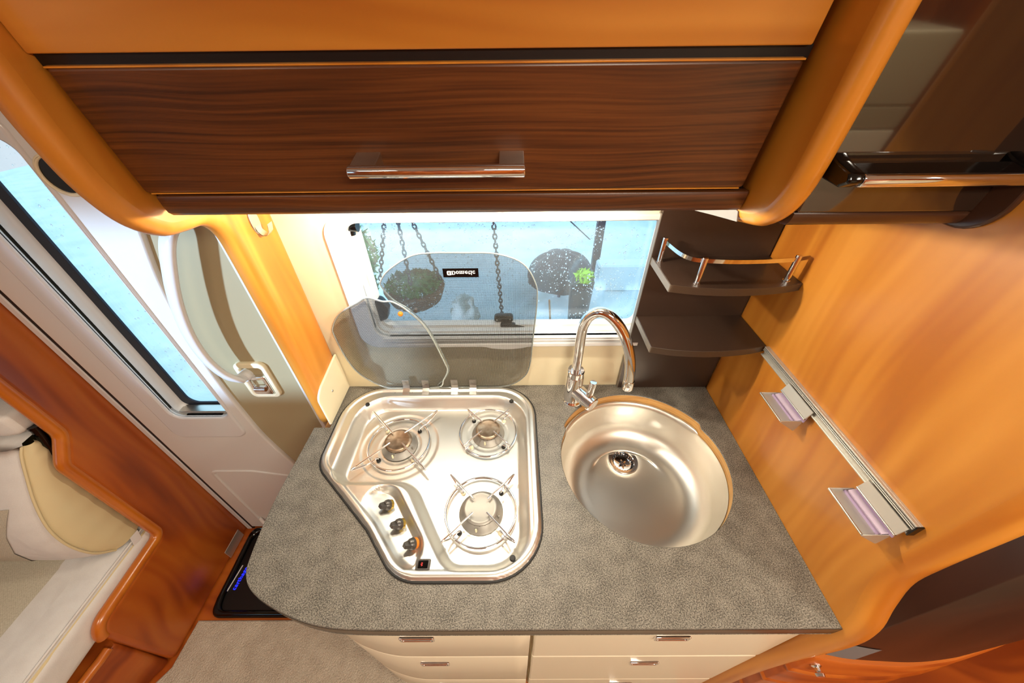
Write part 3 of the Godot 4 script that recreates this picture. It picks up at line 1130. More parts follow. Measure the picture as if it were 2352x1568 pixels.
func overhead():
	var t := thing("overhead_cupboard", "overhead cupboard with orange wood top and walnut flap above the window", "cupboard", Vector3(-0.085, 1.484, 0.0))
	var s := new_st()
	cbox(s, Vector3(-0.478, 1.486, -0.010), Vector3(0.306, 1.498, 0.205), 0.001)
	obj("bottom_board", s, mt.underside, t)
	s = new_st()
	cbox(s, Vector3(-0.478, 1.498, -0.010), Vector3(0.306, 1.99, 0.212), 0.001)
	obj("body", s, mt.black, t)
	s = new_st()
	front_panel(s, -0.478, 0.2945, 1.657, 1.985, 0.018, 0.002)
	obj("upper_panel", s, mt.wood_h, t)
	s = new_st()
	front_panel(s, -0.478, 0.300, 1.645, 1.6580, 0.030, 0.001, face_z(1.645) - 0.006)
	obj("groove_strip", s, mt.black, t)
	# walnut flap
	s = new_st()
	front_panel(s, -0.472, 0.2950, 1.516, 1.6465, 0.018, 0.005)
	var fl := obj("flap", s, mt.walnut, t)
	s = new_st()
	front_panel(s, -0.472, 0.2950, 1.6455, 1.6472, 0.017, 0.0005)
	obj("edge_strip", s, mt.trim_wood, fl)
	s = new_st()
	front_panel(s, -0.465, 0.2900, 1.5154, 1.5166, 0.017, 0.0004)
	obj("edge_strip", s, mt.trim_wood, fl)
	# lower rail rolling under at the bottom
	s = new_st()
	var pr := V2([[0.205, 1.486], [0.2125, 1.4835], [0.221, 1.485], [0.2265, 1.4905], [0.2285, 1.499], [0.2295, 1.5105], [0.2285, 1.5125], [0.212, 1.5125], [0.205, 1.50]])
	prism(s, pr, ZY, [[0.0, -0.462], [0.0, 0.305]], true)
	obj("lower_rail", s, mt.walnut, t)
	# bright bar handle on two feet
	var hn := part_node("handle", t, Vector3(-0.085, 1.545, face_z(1.545)))
	s = new_st()
	var hb := V2([[0.2665, 1.5465], [0.2690, 1.5435], [0.2735, 1.5435], [0.2760, 1.5470], [0.2760, 1.5520], [0.2745, 1.5545], [0.2690, 1.5565], [0.2670, 1.5545]])
	prism(s, hb, ZY, bevel_layers(-0.1870, 0.0150, 0.0015, 2), true)
	obj("bar", s, mt.chrome, hn)
	for x in [-0.170, -0.0005]:
		s = new_st()
		prism(s, rounded([[face_z(1.552) - 0.001, 1.5640, 0.001], [0.2695, 1.5560, 0.002], [0.2700, 1.5465, 0.001], [face_z(1.542) - 0.001, 1.5470, 0.001]], 3), ZY, bevel_layers(x - 0.0145, x + 0.0145, 0.0009, 2), false)
		obj("foot", s, mt.satin, hn)
	downlight(-0.25, 0.115, "left round downlight under the overhead cupboard above the hob")
	downlight(0.05, 0.118, "right round downlight under the overhead cupboard nearer the shelves")

# wooden end panel of the kitchen, from worktop to ceiling, with a swept round-nosed front edge
func end_panel():
	var t := thing("end_panel", "orange wooden end panel with curved nosing between kitchen and entrance door", "panel", Vector3(-0.495, 0.0, 0.06))
	var curve := spline2([[0.118, 0.902], [0.118, 1.07], [0.119, 1.22], [0.119, 1.361], [0.123, 1.412], [0.145, 1.440], [0.183, 1.447], [0.222, 1.456], [0.257, 1.486], [0.279, 1.534], [0.288, 1.586], [0.291, 1.63], [0.294, 1.70], [0.30, 1.99]], 6)
	var poly := PackedVector2Array([Vector2(-0.011, 0.902)])
	poly.append_array(curve)
	poly.append(Vector2(-0.011, 1.99))
	var s := new_st()
	prism(s, poly, ZY, bevel_layers(-0.516, -0.479, 0.0184, 6))
	obj("board", s, mt.wood_v, t)
	# darker foot of the panel below the worktop
	s = new_st()
	cbox(s, Vector3(-0.516, 0.0, -0.010), Vector3(-0.484, CT - 0.037, 0.20), 0.002)
	obj("lower_board", s, mt.wood_v, t)

func coat_hook():
	var t := thing("coat_hook", "small satin metal hook on the orange end panel below the cupboard", "hook", Vector3(-0.479, 1.41, 0.055))
	var s := new_st()
	var e := PackedVector2Array()
	for i in 28: e.append(Vector2(0.054 + 0.0135 * cos(TAU * i / 28), 1.413 + 0.025 * sin(TAU * i / 28)))
	prism(s, e, ZY, [[0, -0.479], [0, -0.4775], [0.001, -0.4765]])
	obj("plate", s, mt.satin, t)
	s = new_st()
	var g := []
	var prof := [[-0.4772, 1.404], [-0.476, 1.394], [-0.470, 1.387], [-0.462, 1.387], [-0.456, 1.393], [-0.4535, 1.402], [-0.4525, 1.408]]
	for q in prof: g.append([Vector3(q[0], q[1], 0.062), Vector3(q[0], q[1], 0.054), Vector3(q[0], q[1], 0.046)])
	sheet(s, g)
	var g2 := []
	for q in prof: g2.append([Vector3(q[0] + 0.0009, q[1] + 0.0012, 0.046), Vector3(q[0] + 0.0009, q[1] + 0.0012, 0.054), Vector3(q[0] + 0.0009, q[1] + 0.0012, 0.062)])
	sheet(s, g2)
	obj("hook_tongue", s, mt.satin, t)

func splash_guard():
	var t := thing("splash_guard", "cream plastic splash guard screwed to the end panel beside the hob", "splash guard", Vector3(-0.478, CT, 0.06))
	var s := new_st()
	prism(s, rounded([[-0.010, 0.9025, 0.0], [0.128, 0.9025, 0.004], [0.128, 1.000, 0.022], [0.100, 1.016, 0.012], [-0.010, 1.030, 0.004]], 5), ZY, bevel_layers(-0.480, -0.474, 0.0025, 3))
	obj("plate", s, mt.cream_gloss, t)
	s = new_st()
	lathe(s, [[0.0035, 0.0], [0.0030, 0.0012], [0.0, 0.0016]], along(Vector3(1, 0, 0), Vector3(-0.474, 0.968, 0.068)), 14)
	obj("screw", s, mt.satin, t)

# divider and the dark glossy cupboard to its right
func dark_cupboard():
	var t := thing("dark_cupboard", "glossy dark brown overhead cupboard between two nosed side panels at right", "cupboard", Vector3(0.43, 1.465, 0.0))
	# wooden left cheek
	var curve := spline2([[-0.010, 1.415], [0.085, 1.436], [0.170, 1.456], [0.245, 1.473], [0.266, 1.482], [0.284, 1.497], [0.296, 1.516], [0.304, 1.545], [0.309, 1.60], [0.315, 1.70], [0.335, 1.99]], 6)
	var poly := PackedVector2Array()
	poly.append_array(curve)
	poly.append(Vector2(-0.010, 1.99))
	var s := new_st()
	prism(s, poly, ZY, bevel_layers(0.307, 0.337, 0.0148, 6))
	obj("side_panel", s, mt.trim_wood, t).set_meta("label", "orange wooden cheek with rounded nose")
	# pale lining on the inner side below the neighbouring cupboard
	s = new_st()
	prism(s, V2([[-0.008, 1.419], [0.085, 1.4385], [0.170, 1.4585], [0.228, 1.4715], [0.222, 1.4835], [-0.008, 1.4855]]), ZY, [[0, 0.3055], [0, 0.3072]], false)
	obj("lining", s, mt.underside, t)
	s = new_st()
	cbox(s, Vector3(0.338, 1.500, -0.010), Vector3(0.544, 1.99, 0.264), 0.001)
	obj("body", s, mt.black, t)
	s = new_st()
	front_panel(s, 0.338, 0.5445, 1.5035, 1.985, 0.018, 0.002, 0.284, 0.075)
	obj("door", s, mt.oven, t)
	s = new_st()
	var pr := V2([[-0.008, 1.488], [0.250, 1.4865], [0.268, 1.4840], [0.2765, 1.4860], [0.2805, 1.4905], [0.2825, 1.4965], [0.283, 1.5020], [-0.008, 1.5020]])
	prism(s, pr, ZY, [[0.0, 0.336], [0.0, 0.545]], true)
	obj("lower_rail", s, mt.oven_rail, t)
	s = new_st()
	var p2 := rounded([[-0.010, 1.480, 0.0], [0.313, 1.480, 0.045], [0.320, 1.60, 0.05], [0.34, 1.99, 0.0], [-0.010, 1.99, 0.0]], 8)
	prism(s, p2, ZY, bevel_layers(0.5440, 0.5510, 0.0030, 3), false)
	obj("side_panel", s, mt.oven_rail, t)
	# bar handle with black end caps
	var hn := part_node("handle", t, Vector3(0.44, 1.5500, 0.29))
	s = new_st()
	prism(s, V2([[0.3170, 1.5445], [0.3200, 1.5425], [0.3250, 1.5445], [0.3270, 1.5490], [0.3262, 1.5545], [0.3235, 1.5565], [0.3185, 1.5562]]), ZY, bevel_layers(0.3560, 0.5440, 0.001, 2), true)
	obj("bar", s, mt.chrome, hn)
	s = new_st()
	prism(s, V2([[0.2985, 1.5590], [0.3010, 1.5615], [0.3160, 1.5578], [0.3220, 1.5564], [0.3175, 1.5500], [0.3040, 1.5540]]), ZY, [[0.0, 0.3560], [0.0, 0.5440]], false)
	obj("back_profile", s, mt.gloss_black, hn)
	for x in [0.348, 0.533]:
		s = new_st()
		prism(s, rounded([[0.286, 1.5440, 0.002], [0.316, 1.5415, 0.005], [0.3275, 1.5490, 0.004], [0.3235, 1.5575, 0.004], [0.300, 1.5635, 0.004], [0.286, 1.5700, 0.002]], 4), ZY, bevel_layers(x - 0.008, x + 0.0085, 0.0025, 2), true)
		obj("end_cap", s, mt.gloss_black, hn)

# ------------------------------------------------------------------ corner shelves
func shelves():
	var t := thing("corner_shelf", "dark brown corner shelf unit with two curved shelves right of the window", "shelf", Vector3(0.42, CT, 0.0))
	var s := new_st()
	cbox(s, Vector3(0.297, CT + 0.001, -0.011), Vector3(0.549, 1.415, 0.002), 0.0008)
	obj("back_panel", s, mt.shelf, t)
	s = new_st()
	cbox(s, Vector3(0.2955, CT + 0.001, -0.012), Vector3(0.2972, 1.40, 0.0022), 0.0)
	obj("panel_edge", s, mt.shelf_edge, t)
	for y in [1.307, 1.152]:
		var o := spline2([[0.299, 0.117], [0.345, 0.128], [0.40, 0.133], [0.455, 0.132], [0.51, 0.125], [0.549, 0.115]], 5)
		var p := V2([[0.549, 0.002], [0.299, 0.002]])
		p.append_array(o)
		s = new_st()
		prism(s, p, XZ, [[0.0008, y - 0.016], [0.0, y - 0.0152], [0.0, y - 0.0008], [0.0008, y]], false)
		var sh := obj("shelf_board", s, mt.shelf, t)
		s = new_st()
		var strip := V2([[0.2975, 0.003], [0.2975, 0.1165], [0.299, 0.1175], [0.2992, 0.003]])
		prism(s, strip, XZ, [[0, y - 0.0156], [0, y - 0.0004]], false)
		obj("side_band", s, mt.shelf_edge, sh)
		s = new_st()
		var fb := PackedVector2Array()
		for q in o: fb.append(q + Vector2(0, 0.0008))
		for i in o.size(): fb.append(o[o.size() - 1 - i] + Vector2(0, -0.0004))
		prism(s, fb, XZ, [[0, y - 0.0156], [0, y - 0.0004]], true)
		obj("front_band", s, mt.shelf_front, sh)
	# chrome gallery rail on the upper shelf
	var gn := part_node("gallery_rail", t, Vector3(0.42, 1.307, 0.08))
	for q in [[0.308, 0.022], [0.350, 0.112], [0.524, 0.105]]:
		s = new_st()
		lathe(s, [[0.0, 0.0], [0.0068, 0.0], [0.0066, 0.001], [0.0052, 0.0015], [0.0052, 0.051], [0.0047, 0.0525], [0.0, 0.0525]], at(Vector3(q[0], 1.307, q[1])), 20)
		obj("post", s, mt.chrome, gn)
	s = new_st()
	var rp := spline2([[0.308, 0.018], [0.311, 0.045], [0.318, 0.078], [0.330, 0.098], [0.350, 0.107], [0.40, 0.113], [0.45, 0.113], [0.50, 0.109], [0.524, 0.105], [0.5495, 0.098]], 6)
	var g := []
	var hgt := [[-0.0006, 1.3475], [0.0006, 1.3475], [0.0006, 1.3555], [-0.0006, 1.3555], [-0.0006, 1.3475]]
	for i in rp.size():
		var tg := (rp[mini(i + 1, rp.size() - 1)] - rp[maxi(i - 1, 0)]).normalized()
		var nn := Vector2(-tg.y, tg.x)
		var row := []
		for h in hgt: row.append(Vector3(rp[i].x + nn.x * h[0], h[1], rp[i].y + nn.y * h[0]))
		g.append(row)
	s.set_smooth_group(-1)
	for i in g.size() - 1:
		for j in 4:
			s.set_smooth_group(j + 2)
			quad(s, g[i][j], g[i + 1][j], g[i + 1][j + 1], g[i][j + 1])
	obj("band", s, mt.chrome, gn)

# ------------------------------------------------------------------ rail with two clip holders on the right wall
func wall_rail():
	var t := thing("wall_rail", "slim grooved aluminium rail on the right wooden wall", "rail", Vector3(0.548, 1.145, 0.31))
	var s := new_st()
	cbox(s, Vector3(0.5455, 1.1335, 0.122), Vector3(0.5505, 1.1560, 0.497), 0.0006)
	obj("back_plate", s, mt.alu, t)
	for y in [[1.1335, 1.1362], [1.1462, 1.1482], [1.1498, 1.1512], [1.1532, 1.1560]]:
		s = new_st()
		cbox(s, Vector3(0.5405, y[0], 0.122), Vector3(0.5460, y[1], 0.497), 0.0005)
		obj("rib", s, mt.alu, t)
	s = new_st()
	cbox(s, Vector3(0.5402, 1.1334, 0.4970), Vector3(0.5506, 1.1562, 0.4990), 0.0004)
	obj("end_cap", s, mt.gloss_black, t)

func clip_holder(z0: float, z1: float, label: String):
	var t := thing("clip_holder", label, "holder", Vector3(0.53, 1.08, (z0 + z1) / 2), "clip holders on the wall rail")
	var s := new_st()
	# sloping tray plate
	prism(s, V2([[0.4985, 1.1120], [0.5000, 1.1140], [0.5385, 1.1050], [0.5375, 1.1030]]), Transform3D(Vector3(1, 0, 0), Vector3(0, 1, 0), Vector3(0, 0, 1), Vector3.ZERO), [[0, z0], [0, z1]], false)
	obj("tray_plate", s, mt.alu, t)
	s = new_st()
	tube(s, pv3([Vector3(0.4990, 1.1130, z0), Vector3(0.4990, 1.1130, z1)]), 0.0018, 10)
	obj("front_lip", s, mt.satin, t)
	for z in [z0 - 0.0016, z1]:
		s = new_st()
		prism(s, rounded([[0.4980, 1.1110, 0.001], [0.4990, 1.1145, 0.001], [0.5410, 1.1130, 0.002], [0.5360, 1.0830, 0.002]], 3), XY, bevel_layers(z, z + 0.0016, 0.0006, 2), true)
		obj("cheek", s, mt.alu, t)
	# lilac rubber strips that grip what is pushed in
	s = new_st()
	prism(s, V2([[0.5225, 1.1078], [0.5240, 1.1118], [0.5275, 1.1105], [0.5275, 1.1068]]), XY, [[0, z0 + 0.001], [0, z1 - 0.001]], false)
	obj("rubber_strip", s, mt.lilac_dark, t)
	s = new_st()
	prism(s, V2([[0.5285, 1.1065], [0.5295, 1.1115], [0.5400, 1.1150], [0.5400, 1.1040]]), XY, [[0, z0 + 0.001], [0, z1 - 0.001]], false)
	obj("rubber_strip", s, mt.lilac, t)
	# upper flap hooked into the rail
	s = new_st()
	prism(s, V2([[0.5335, 1.1235], [0.5335, 1.1250], [0.5395, 1.1440], [0.5412, 1.1440], [0.5360, 1.1235]]), XY, [[0, z0 + 0.003], [0, z1 + 0.006]], false)
	obj("flap", s, mt.alu, t)
	s = new_st()
	tube(s, pv3([Vector3(0.5343, 1.1240, z0 + 0.003), Vector3(0.5343, 1.1240, z1 + 0.006)]), 0.0019, 10)
	obj("flap_lip", s, mt.satin, t)
	s = new_st()
	prism(s, V2([[0.5375, 1.1130], [0.5385, 1.1300], [0.5405, 1.1300], [0.5400, 1.1110]]), XY, [[0, z0 + 0.004], [0, z1 + 0.004]], false)
	obj("hanger", s, mt.lilac_dark, t)

# ------------------------------------------------------------------ base cabinets
func base_cabinets():
	var zf := 0.538
	# right unit
	var u := thing("drawer_unit", "cream drawer unit under the sink", "drawer unit", Vector3(0.29, 0.0, 0.27), "kitchen base units")
	var s := new_st()
	cbox(s, Vector3(0.034, 0.08, 0.0), Vector3(0.548, 0.70, zf - 0.020), 0.001)
	cbox(s, Vector3(0.034, 0.70, 0.44), Vector3(0.548, CT - 0.037, zf - 0.020), 0.001)
	obj("body", s, mt.cream, u)
	s = new_st()
	cbox(s, Vector3(0.034, 0.0, 0.0), Vector3(0.548, 0.08, zf - 0.06), 0.001)
	obj("plinth", s, mt.black, u)
	for k in 3:
		var y1: float = [0.858, 0.590, 0.284][k]
		var y0: float = [0.596, 0.290, 0.085][k]
		s = new_st()
		prism(s, rect(0.036, y0, 0.547, y1, 0.006, 4), XY, bevel_layers(zf - 0.018, zf, 0.004, 3))
		var d := obj("drawer_front", s, mt.drawer, u)
		pull(d, 0.303, y1 - 0.062 if k > 0 else 0.772, zf)
	# left unit with its rounded end
	u = thing("drawer_unit", "cream drawer unit with a rounded end under the hob", "drawer unit", Vector3(-0.2, 0.0, 0.27), "kitchen base units")
	var o := spline2([[0.028, 0.520], [-0.20, 0.520], [-0.27, 0.518], [-0.33, 0.506], [-0.38, 0.487], [-0.43, 0.455], [-0.462, 0.415], [-0.475, 0.36], [-0.478, 0.25]], 5)
	var p := PackedVector2Array()
	p.append_array(o)
	p.append(Vector2(-0.478, 0.0))
	p.append(Vector2(0.028, 0.0))
	s = new_st()
	prism(s, p, XZ, [[0, 0.08], [0, 0.85]], true)
	obj("body", s, mt.cream, u)
	s = new_st()
	prism(s, inset_ring(ccw(p), 0.03), XZ, [[0, 0.0], [0, 0.08]], true)
	obj("plinth", s, mt.black, u)
	for k in 3:
		var y1: float = [0.858, 0.590, 0.284][k]
		var y0: float = [0.596, 0.290, 0.085][k]
		s = new_st()
		var fr := PackedVector2Array()
		for i in o.size(): fr.append(o[i] + Vector2(0, 0.0))
		var out := PackedVector2Array()
		for i in o.size():
			var tg := (o[mini(i + 1, o.size() - 1)] - o[maxi(i - 1, 0)]).normalized()
			out.append(o[i] + Vector2(tg.y, -tg.x) * 0.018)
		out.reverse()
		fr.append_array(out)
		prism(s, fr, XZ, [[0.004, y0], [0.0012, y0 + 0.0012], [0, y0 + 0.004], [0, y1 - 0.004], [0.0012, y1 - 0.0012], [0.004, y1]], true)
		var d := obj("drawer_front", s, mt.drawer, u)
		pull(d, -0.192, y1 - 0.062 if k > 0 else 0.772, zf)

# small bright cup pull let into a drawer front
func pull(d, x: float, y: float, z: float):
	var s := new_st()
	slab(s, rect(x - 0.034, y - 0.011, x + 0.034, y + 0.011, 0.003), [rect(x - 0.029, y - 0.0065, x + 0.029, y + 0.0075, 0.003)], [x], XY, z - 0.001, z + 0.005, 0.0015)
	cbox(s, Vector3(x - 0.0285, y - 0.0070, z - 0.0005), Vector3(x + 0.0285, y + 0.0080, z + 0.0008), 0.0)
	obj("pull", s, mt.chrome, d)

# ------------------------------------------------------------------ kitchen window
func window():
	var w := struct_node("window_1", Vector3(-0.02, 1.06, -0.03))
	var s := new_st()
	# raised frame on the wall
	slab(s, rect(-0.392, 1.052, 0.370, 1.3975, 0.045, 8), [rect(-0.346, 1.088, 0.325, 1.3835, 0.030, 8)], [0.0], XY, -0.014, -0.003, 0.004)
	obj("window_frame", s, mt.white, w)
	# reveal between frame and pane
	s = new_st()
	var hole := rect(-0.346, 1.088, 0.325, 1.3835, 0.030, 8)
	walls(s, hole, XY, [[-0.010, -0.062], [-0.010, -0.040], [-0.004, -0.038], [-0.004, -0.022], [0.0, -0.020], [0.0, -0.006]], true, false)
	obj("reveal", s, mt.white, w)
	s = new_st()
	slab(s, rect(-0.360, 1.074, 0.340, 1.398, 0.03, 8), [rect(-0.344, 1.0870, 0.325, 1.386, 0.028, 8)], [0.0], XY, -0.066, -0.060, 0.002)
	obj("seal", s, mt.navy, w)
	s = new_st()
	prism(s, rect(-0.362, 1.072, 0.342, 1.40, 0.03, 6), XY, [[0, -0.072], [0, -0.068]])
	obj("pane", s, mt.pane, w)
	# blind cassette lip with its scalloped grip along the bottom
	s = new_st()
	var lip := spline2([[-0.30, 1.058], [-0.10, 1.058], [-0.075, 1.0575], [-0.055, 1.052], [-0.02, 1.049], [0.02, 1.052], [0.04, 1.0575], [0.07, 1.058], [0.32, 1.058]], 4)
	var lp := PackedVector2Array()
	lp.append_array(lip)
	lp.append(Vector2(0.32, 1.069))
	lp.append(Vector2(-0.30, 1.069))
	prism(s, lp, XY, bevel_layers(-0.004, 0.0035, 0.002, 2))
	obj("blind_grip", s, mt.white, w)
	for y in [1.0745, 1.0815]:
		s = new_st()
		cbox(s, Vector3(-0.335, y, -0.006), Vector3(0.325, y + 0.0035, -0.0005), 0.001)
		obj("ledge", s, mt.white, w)
	# stay on the left: black joint, pale tube, black bracket
	s = new_st()
	tube(s, pv3([Vector3(-0.344, 1.352, -0.030), Vector3(-0.352, 1.150, -0.040)]), 0.0075, 14)
	obj("stay_tube", s, mt.cream, w)
	s = new_st()
	tube(s, pv3([Vector3(-0.361, 1.3680, -0.030), Vector3(-0.327, 1.3680, -0.030)]), 0.0120, 16)
	tube(s, pv3([Vector3(-0.343, 1.372, -0.030), Vector3(-0.3445, 1.350, -0.030)]), 0.0088, 14)
	obj("stay_joint", s, mt.gloss_black, w)
	s = new_st()
	prism(s, rounded([[-0.357, 1.105, 0.006], [-0.322, 1.120, 0.012], [-0.314, 1.150, 0.012], [-0.330, 1.180, 0.012], [-0.357, 1.172, 0.006]], 4), XY, bevel_layers(-0.064, -0.036, 0.006, 3))
	obj("stay_bracket", s, mt.gloss_black, w)
	# latch
	s = new_st()
	prism(s, rect(-0.050, 1.097, 0.000, 1.117, 0.008, 5), XY, bevel_layers(-0.068, -0.050, 0.004, 2))
	prism(s, rounded([[-0.034, 1.082, 0.005], [0.032, 1.080, 0.009], [0.036, 1.092, 0.008], [-0.005, 1.100, 0.004], [-0.034, 1.100, 0.004]], 5), XY, bevel_layers(-0.052, -0.036, 0.004, 2))
	obj("latch", s, mt.gloss_black, w)
	for x in [-0.043, -0.008]:
		s = new_st()
		lathe(s, [[0.0026, 0.0], [0.0024, 0.001], [0.0, 0.0014]], along(Vector3(0, 0, 1), Vector3(x, 1.107, -0.050)), 10)
		obj("screw", s, mt.satin, w)
	rain(w, -0.340, 1.090, 0.320, 1.382, -0.0722, 2600, 0.0022)

# rain drops on the outer face of a pane
func rain(parent, x0: float, y0: float, x1: float, y1: float, z: float, n: int, r: float):
	var s := new_st()
	lathe(s, [[0.0, -0.55], [0.5, -0.45], [0.85, -0.2], [1.0, 0.0]], along(Vector3(0, 0, 1), Vector3.ZERO), 10)
	lathe(s, [[1.0, 0.0], [0.0, 0.0]], along(Vector3(0, 0, 1), Vector3.ZERO), 10)
	s.generate_normals()
	var m := s.commit()
	m.surface_set_material(0, mt.drop)
	var mm := MultiMesh.new()
	mm.transform_format = MultiMesh.TRANSFORM_3D
	mm.mesh = m
	mm.instance_count = n
	var f := noise(9.0, 77, 2)
	for i in n:
		var p := Vector3(rng.randf_range(x0, x1), rng.randf_range(y0, y1), z)
		for k in 3:
			if f.get_noise_2d(p.x, p.y) < rng.randf_range(-0.5, 0.15): p = Vector3(rng.randf_range(x0, x1), rng.randf_range(y0, y1), z)
		var q := r * (0.25 + 0.75 * pow(rng.randf(), 3.0))
		mm.set_instance_transform(i, Transform3D(Basis.from_scale(Vector3(q, q * rng.randf_range(0.9, 1.5), q * 0.8)), p - origin_of(parent)))
	var o := MultiMeshInstance3D.new()
	o.name = "rain_drops"
	o.multimesh = mm
	o.set_meta("kind", "stuff")
	parent.add_child(o, true)

# ------------------------------------------------------------------ entrance door
func entrance_door():
	var d := struct_node("door_1", Vector3(-0.89, 0.0, -0.01))
	var win := rect(-1.060, 0.775, -0.872, 1.560, 0.045, 8)
	var s := new_st()
	slab(s, rect(-1.1685, 0.02, -0.612, 1.90, 0.02), [win], [-0.966], XY, -0.050, -0.006)
	obj("leaf", s, mt.beige, d)
	# white moulded surround of the window with its swept right border
	var edge := spline2([[-0.70, 1.66], [-0.715, 1.52], [-0.735, 1.43], [-0.757, 1.367], [-0.787, 1.27], [-0.806, 1.175], [-0.822, 1.05], [-0.830, 0.935], [-0.826, 0.81], [-0.815, 0.67], [-0.772, 0.485], [-0.71, 0.30], [-0.63, 0.14]], 5)
	var p := V2([[-0.63, 0.025], [-1.1655, 0.025], [-1.1655, 1.895], [-0.66, 1.895]])
	p.append_array(edge)
	s = new_st()
	slab(s, p, [rect(-1.040, 0.790, -0.868, 1.545, 0.03, 8)], [-0.955], XY, -0.006, 0.006, 0.005)
	obj("moulding", s, mt.white, d)
	s = new_st()
	# stepped rim round the window opening
	var h := rect(-1.092, 0.690, -0.858, 1.590, 0.035, 8)
	slab(s, h, [rect(-1.040, 0.790, -0.868, 1.545, 0.03, 8)], [-0.955], XY, 0.004, 0.012, 0.006)
	obj("window_rim", s, mt.white_gloss, d)
	s = new_st()
	walls(s, rect(-1.040, 0.790, -0.868, 1.545, 0.03, 8), XY, [[-0.004, -0.046], [-0.004, -0.028], [0.0, -0.026], [0.0, 0.006]], true, true)
	obj("reveal", s, mt.white, d)
	s = new_st()
	slab(s, rect(-1.050, 0.780, -0.860, 1.553, 0.04, 8), [rect(-1.012, 0.806, -0.880, 1.535, 0.03, 8)], [-0.955], XY, -0.042, -0.036, 0.001)
	obj("glass_border", s, mt.navy, d)
	s = new_st()
	prism(s, rect(-1.052, 0.778, -0.858, 1.556, 0.04, 8), XY, [[0, -0.048], [0, -0.044]])
	obj("pane", s, mt.pane, d)
	s = new_st()
	cbox(s, Vector3(-1.038, 0.783, -0.036), Vector3(-0.870, 0.800, -0.004), 0.003)
	obj("sill_strip", s, mt.satin, d)
	rain(d, -1.01, 0.81, -0.885, 1.53, -0.0482, 260, 0.0026)
	# storage pocket pressed into the lower half
	s = new_st()
	slab(s, rounded([[-1.105, 0.06, 0.04], [-0.70, 0.06, 0.04], [-0.78, 0.44, 0.05], [-0.95, 0.487, 0.15], [-1.105, 0.487, 0.03]], 8), [rounded([[-1.092, 0.075, 0.03], [-0.72, 0.075, 0.03], [-0.80, 0.43, 0.04], [-0.95, 0.474, 0.15], [-1.092, 0.474, 0.02]], 8)], [-0.93], XY, 0.003, 0.010, 0.004)
	obj("pocket_rim", s, mt.white, d)
	s = new_st()
	tube(s, spline3([Vector3(-1.086, 0.120, 0.010), Vector3(-1.06, 0.088, 0.024), Vector3(-0.98, 0.078, 0.030), Vector3(-0.85, 0.078, 0.028)], 6), 0.007, 10)
	obj("pocket_lip", s, mt.white, d)
	# grab handle bowing away from the door
	s = new_st()
	var hp := spline3([Vector3(-0.655, 1.396, 0.006), Vector3(-0.662, 1.392, 0.028), Vector3(-0.676, 1.366, 0.044), Vector3(-0.702, 1.312, 0.049), Vector3(-0.732, 1.238, 0.052), Vector3(-0.756, 1.154, 0.052), Vector3(-0.765, 1.073, 0.049), Vector3(-0.758, 1.010, 0.042), Vector3(-0.744, 0.975, 0.030), Vector3(-0.742, 0.962, 0.004)], 6)
	var g := []
	var nn := hp.size()
	for i in nn:
		var tg := (hp[mini(i + 1, nn - 1)] - hp[maxi(i - 1, 0)]).normalized()
		var side := tg.cross(Vector3(-0.35, 0.05, 1)).normalized()
		var up := side.cross(tg).normalized()
		var row := []
		for k in 17:
			var a := TAU * k / 16
			var wv := 0.0165 if i > 3 and i < nn - 4 else 0.014
			row.append(hp[i] + side * (signf(cos(a)) * pow(absf(cos(a)), 0.7) * wv) + up * (signf(sin(a)) * pow(absf(sin(a)), 0.8) * 0.0085))
		g.append(row)
	sheet(s, g)
	obj("grab_handle", s, mt.white_gloss, d)
	for q in [[-0.652, 1.396], [-0.742, 0.962]]:
		s = new_st()
		lathe(s, [[0.0, -0.004], [0.017, -0.004], [0.017, 0.012], [0.014, 0.018], [0.0, 0.019]], along(Vector3(0, 0, 1), Vector3(q[0], q[1], -0.004)), 20)
		obj("handle_foot", s, mt.white_gloss, d)
	# latch housing and bright paddle
	s = new_st()
	slab(s, rect(-0.762, 0.872, -0.676, 1.006, 0.018, 6), [rect(-0.750, 0.884, -0.690, 0.988, 0.008, 5)], [-0.72], XY, -0.006, 0.004, 0.003)
	obj("latch_bezel", s, mt.cream, d)
	s = new_st()
	prism(s, rect(-0.750, 0.884, -0.690, 0.988, 0.008, 5), XY, [[0, -0.0062], [0, -0.0055]])
	obj("latch_well", s, mt.beige, d)
	s = new_st()
	slab(s, rect(-0.748, 0.886, -0.692, 0.958, 0.010, 6), [rect(-0.737, 0.916, -0.703, 0.944, 0.005, 5)], [-0.72], XY, -0.005, 0.006, 0.003)
	tube(s, pv3([Vector3(-0.735, 0.912, 0.007), Vector3(-0.705, 0.912, 0.007)]), 0.008, 12)
	obj("latch_paddle", s, mt.chrome, d)
	# round black vent near the top
	s = new_st()
	slab(s, circle(-0.826, 1.483, 0.038, 32), [circle(-0.826, 1.483, 0.031, 32)], [-0.826], XY, 0.005, 0.012, 0.003)
	obj("vent_ring", s, mt.cream, d)
	s = new_st()
	prism(s, circle(-0.826, 1.483, 0.031, 32), XY, [[0, 0.0061], [0, 0.008]])
	obj("vent", s, mt.gloss_black, d)
	# door frame: white jambs, dark gap on the hinge side
	var f := struct_node("trim_1", Vector3(-0.9, 0.0, 0.0))
	s = new_st()
	cbox(s, Vector3(-0.611, 0.0, -0.05), Vector3(-0.597, 1.95, 0.004), 0.002)
	obj("jamb", s, mt.white_gloss, f)
	s = new_st()
	cbox(s, Vector3(-1.198, 0.0, -0.05), Vector3(-1.179, 1.95, 0.004), 0.002)
	obj("jamb", s, mt.white_gloss, f)
	s = new_st()
	cbox(s, Vector3(-1.180, 0.0, -0.05), Vector3(-1.1690, 1.95, 0.001), 0.0)
	obj("door_seal", s, mt.black, f)
	s = new_st()
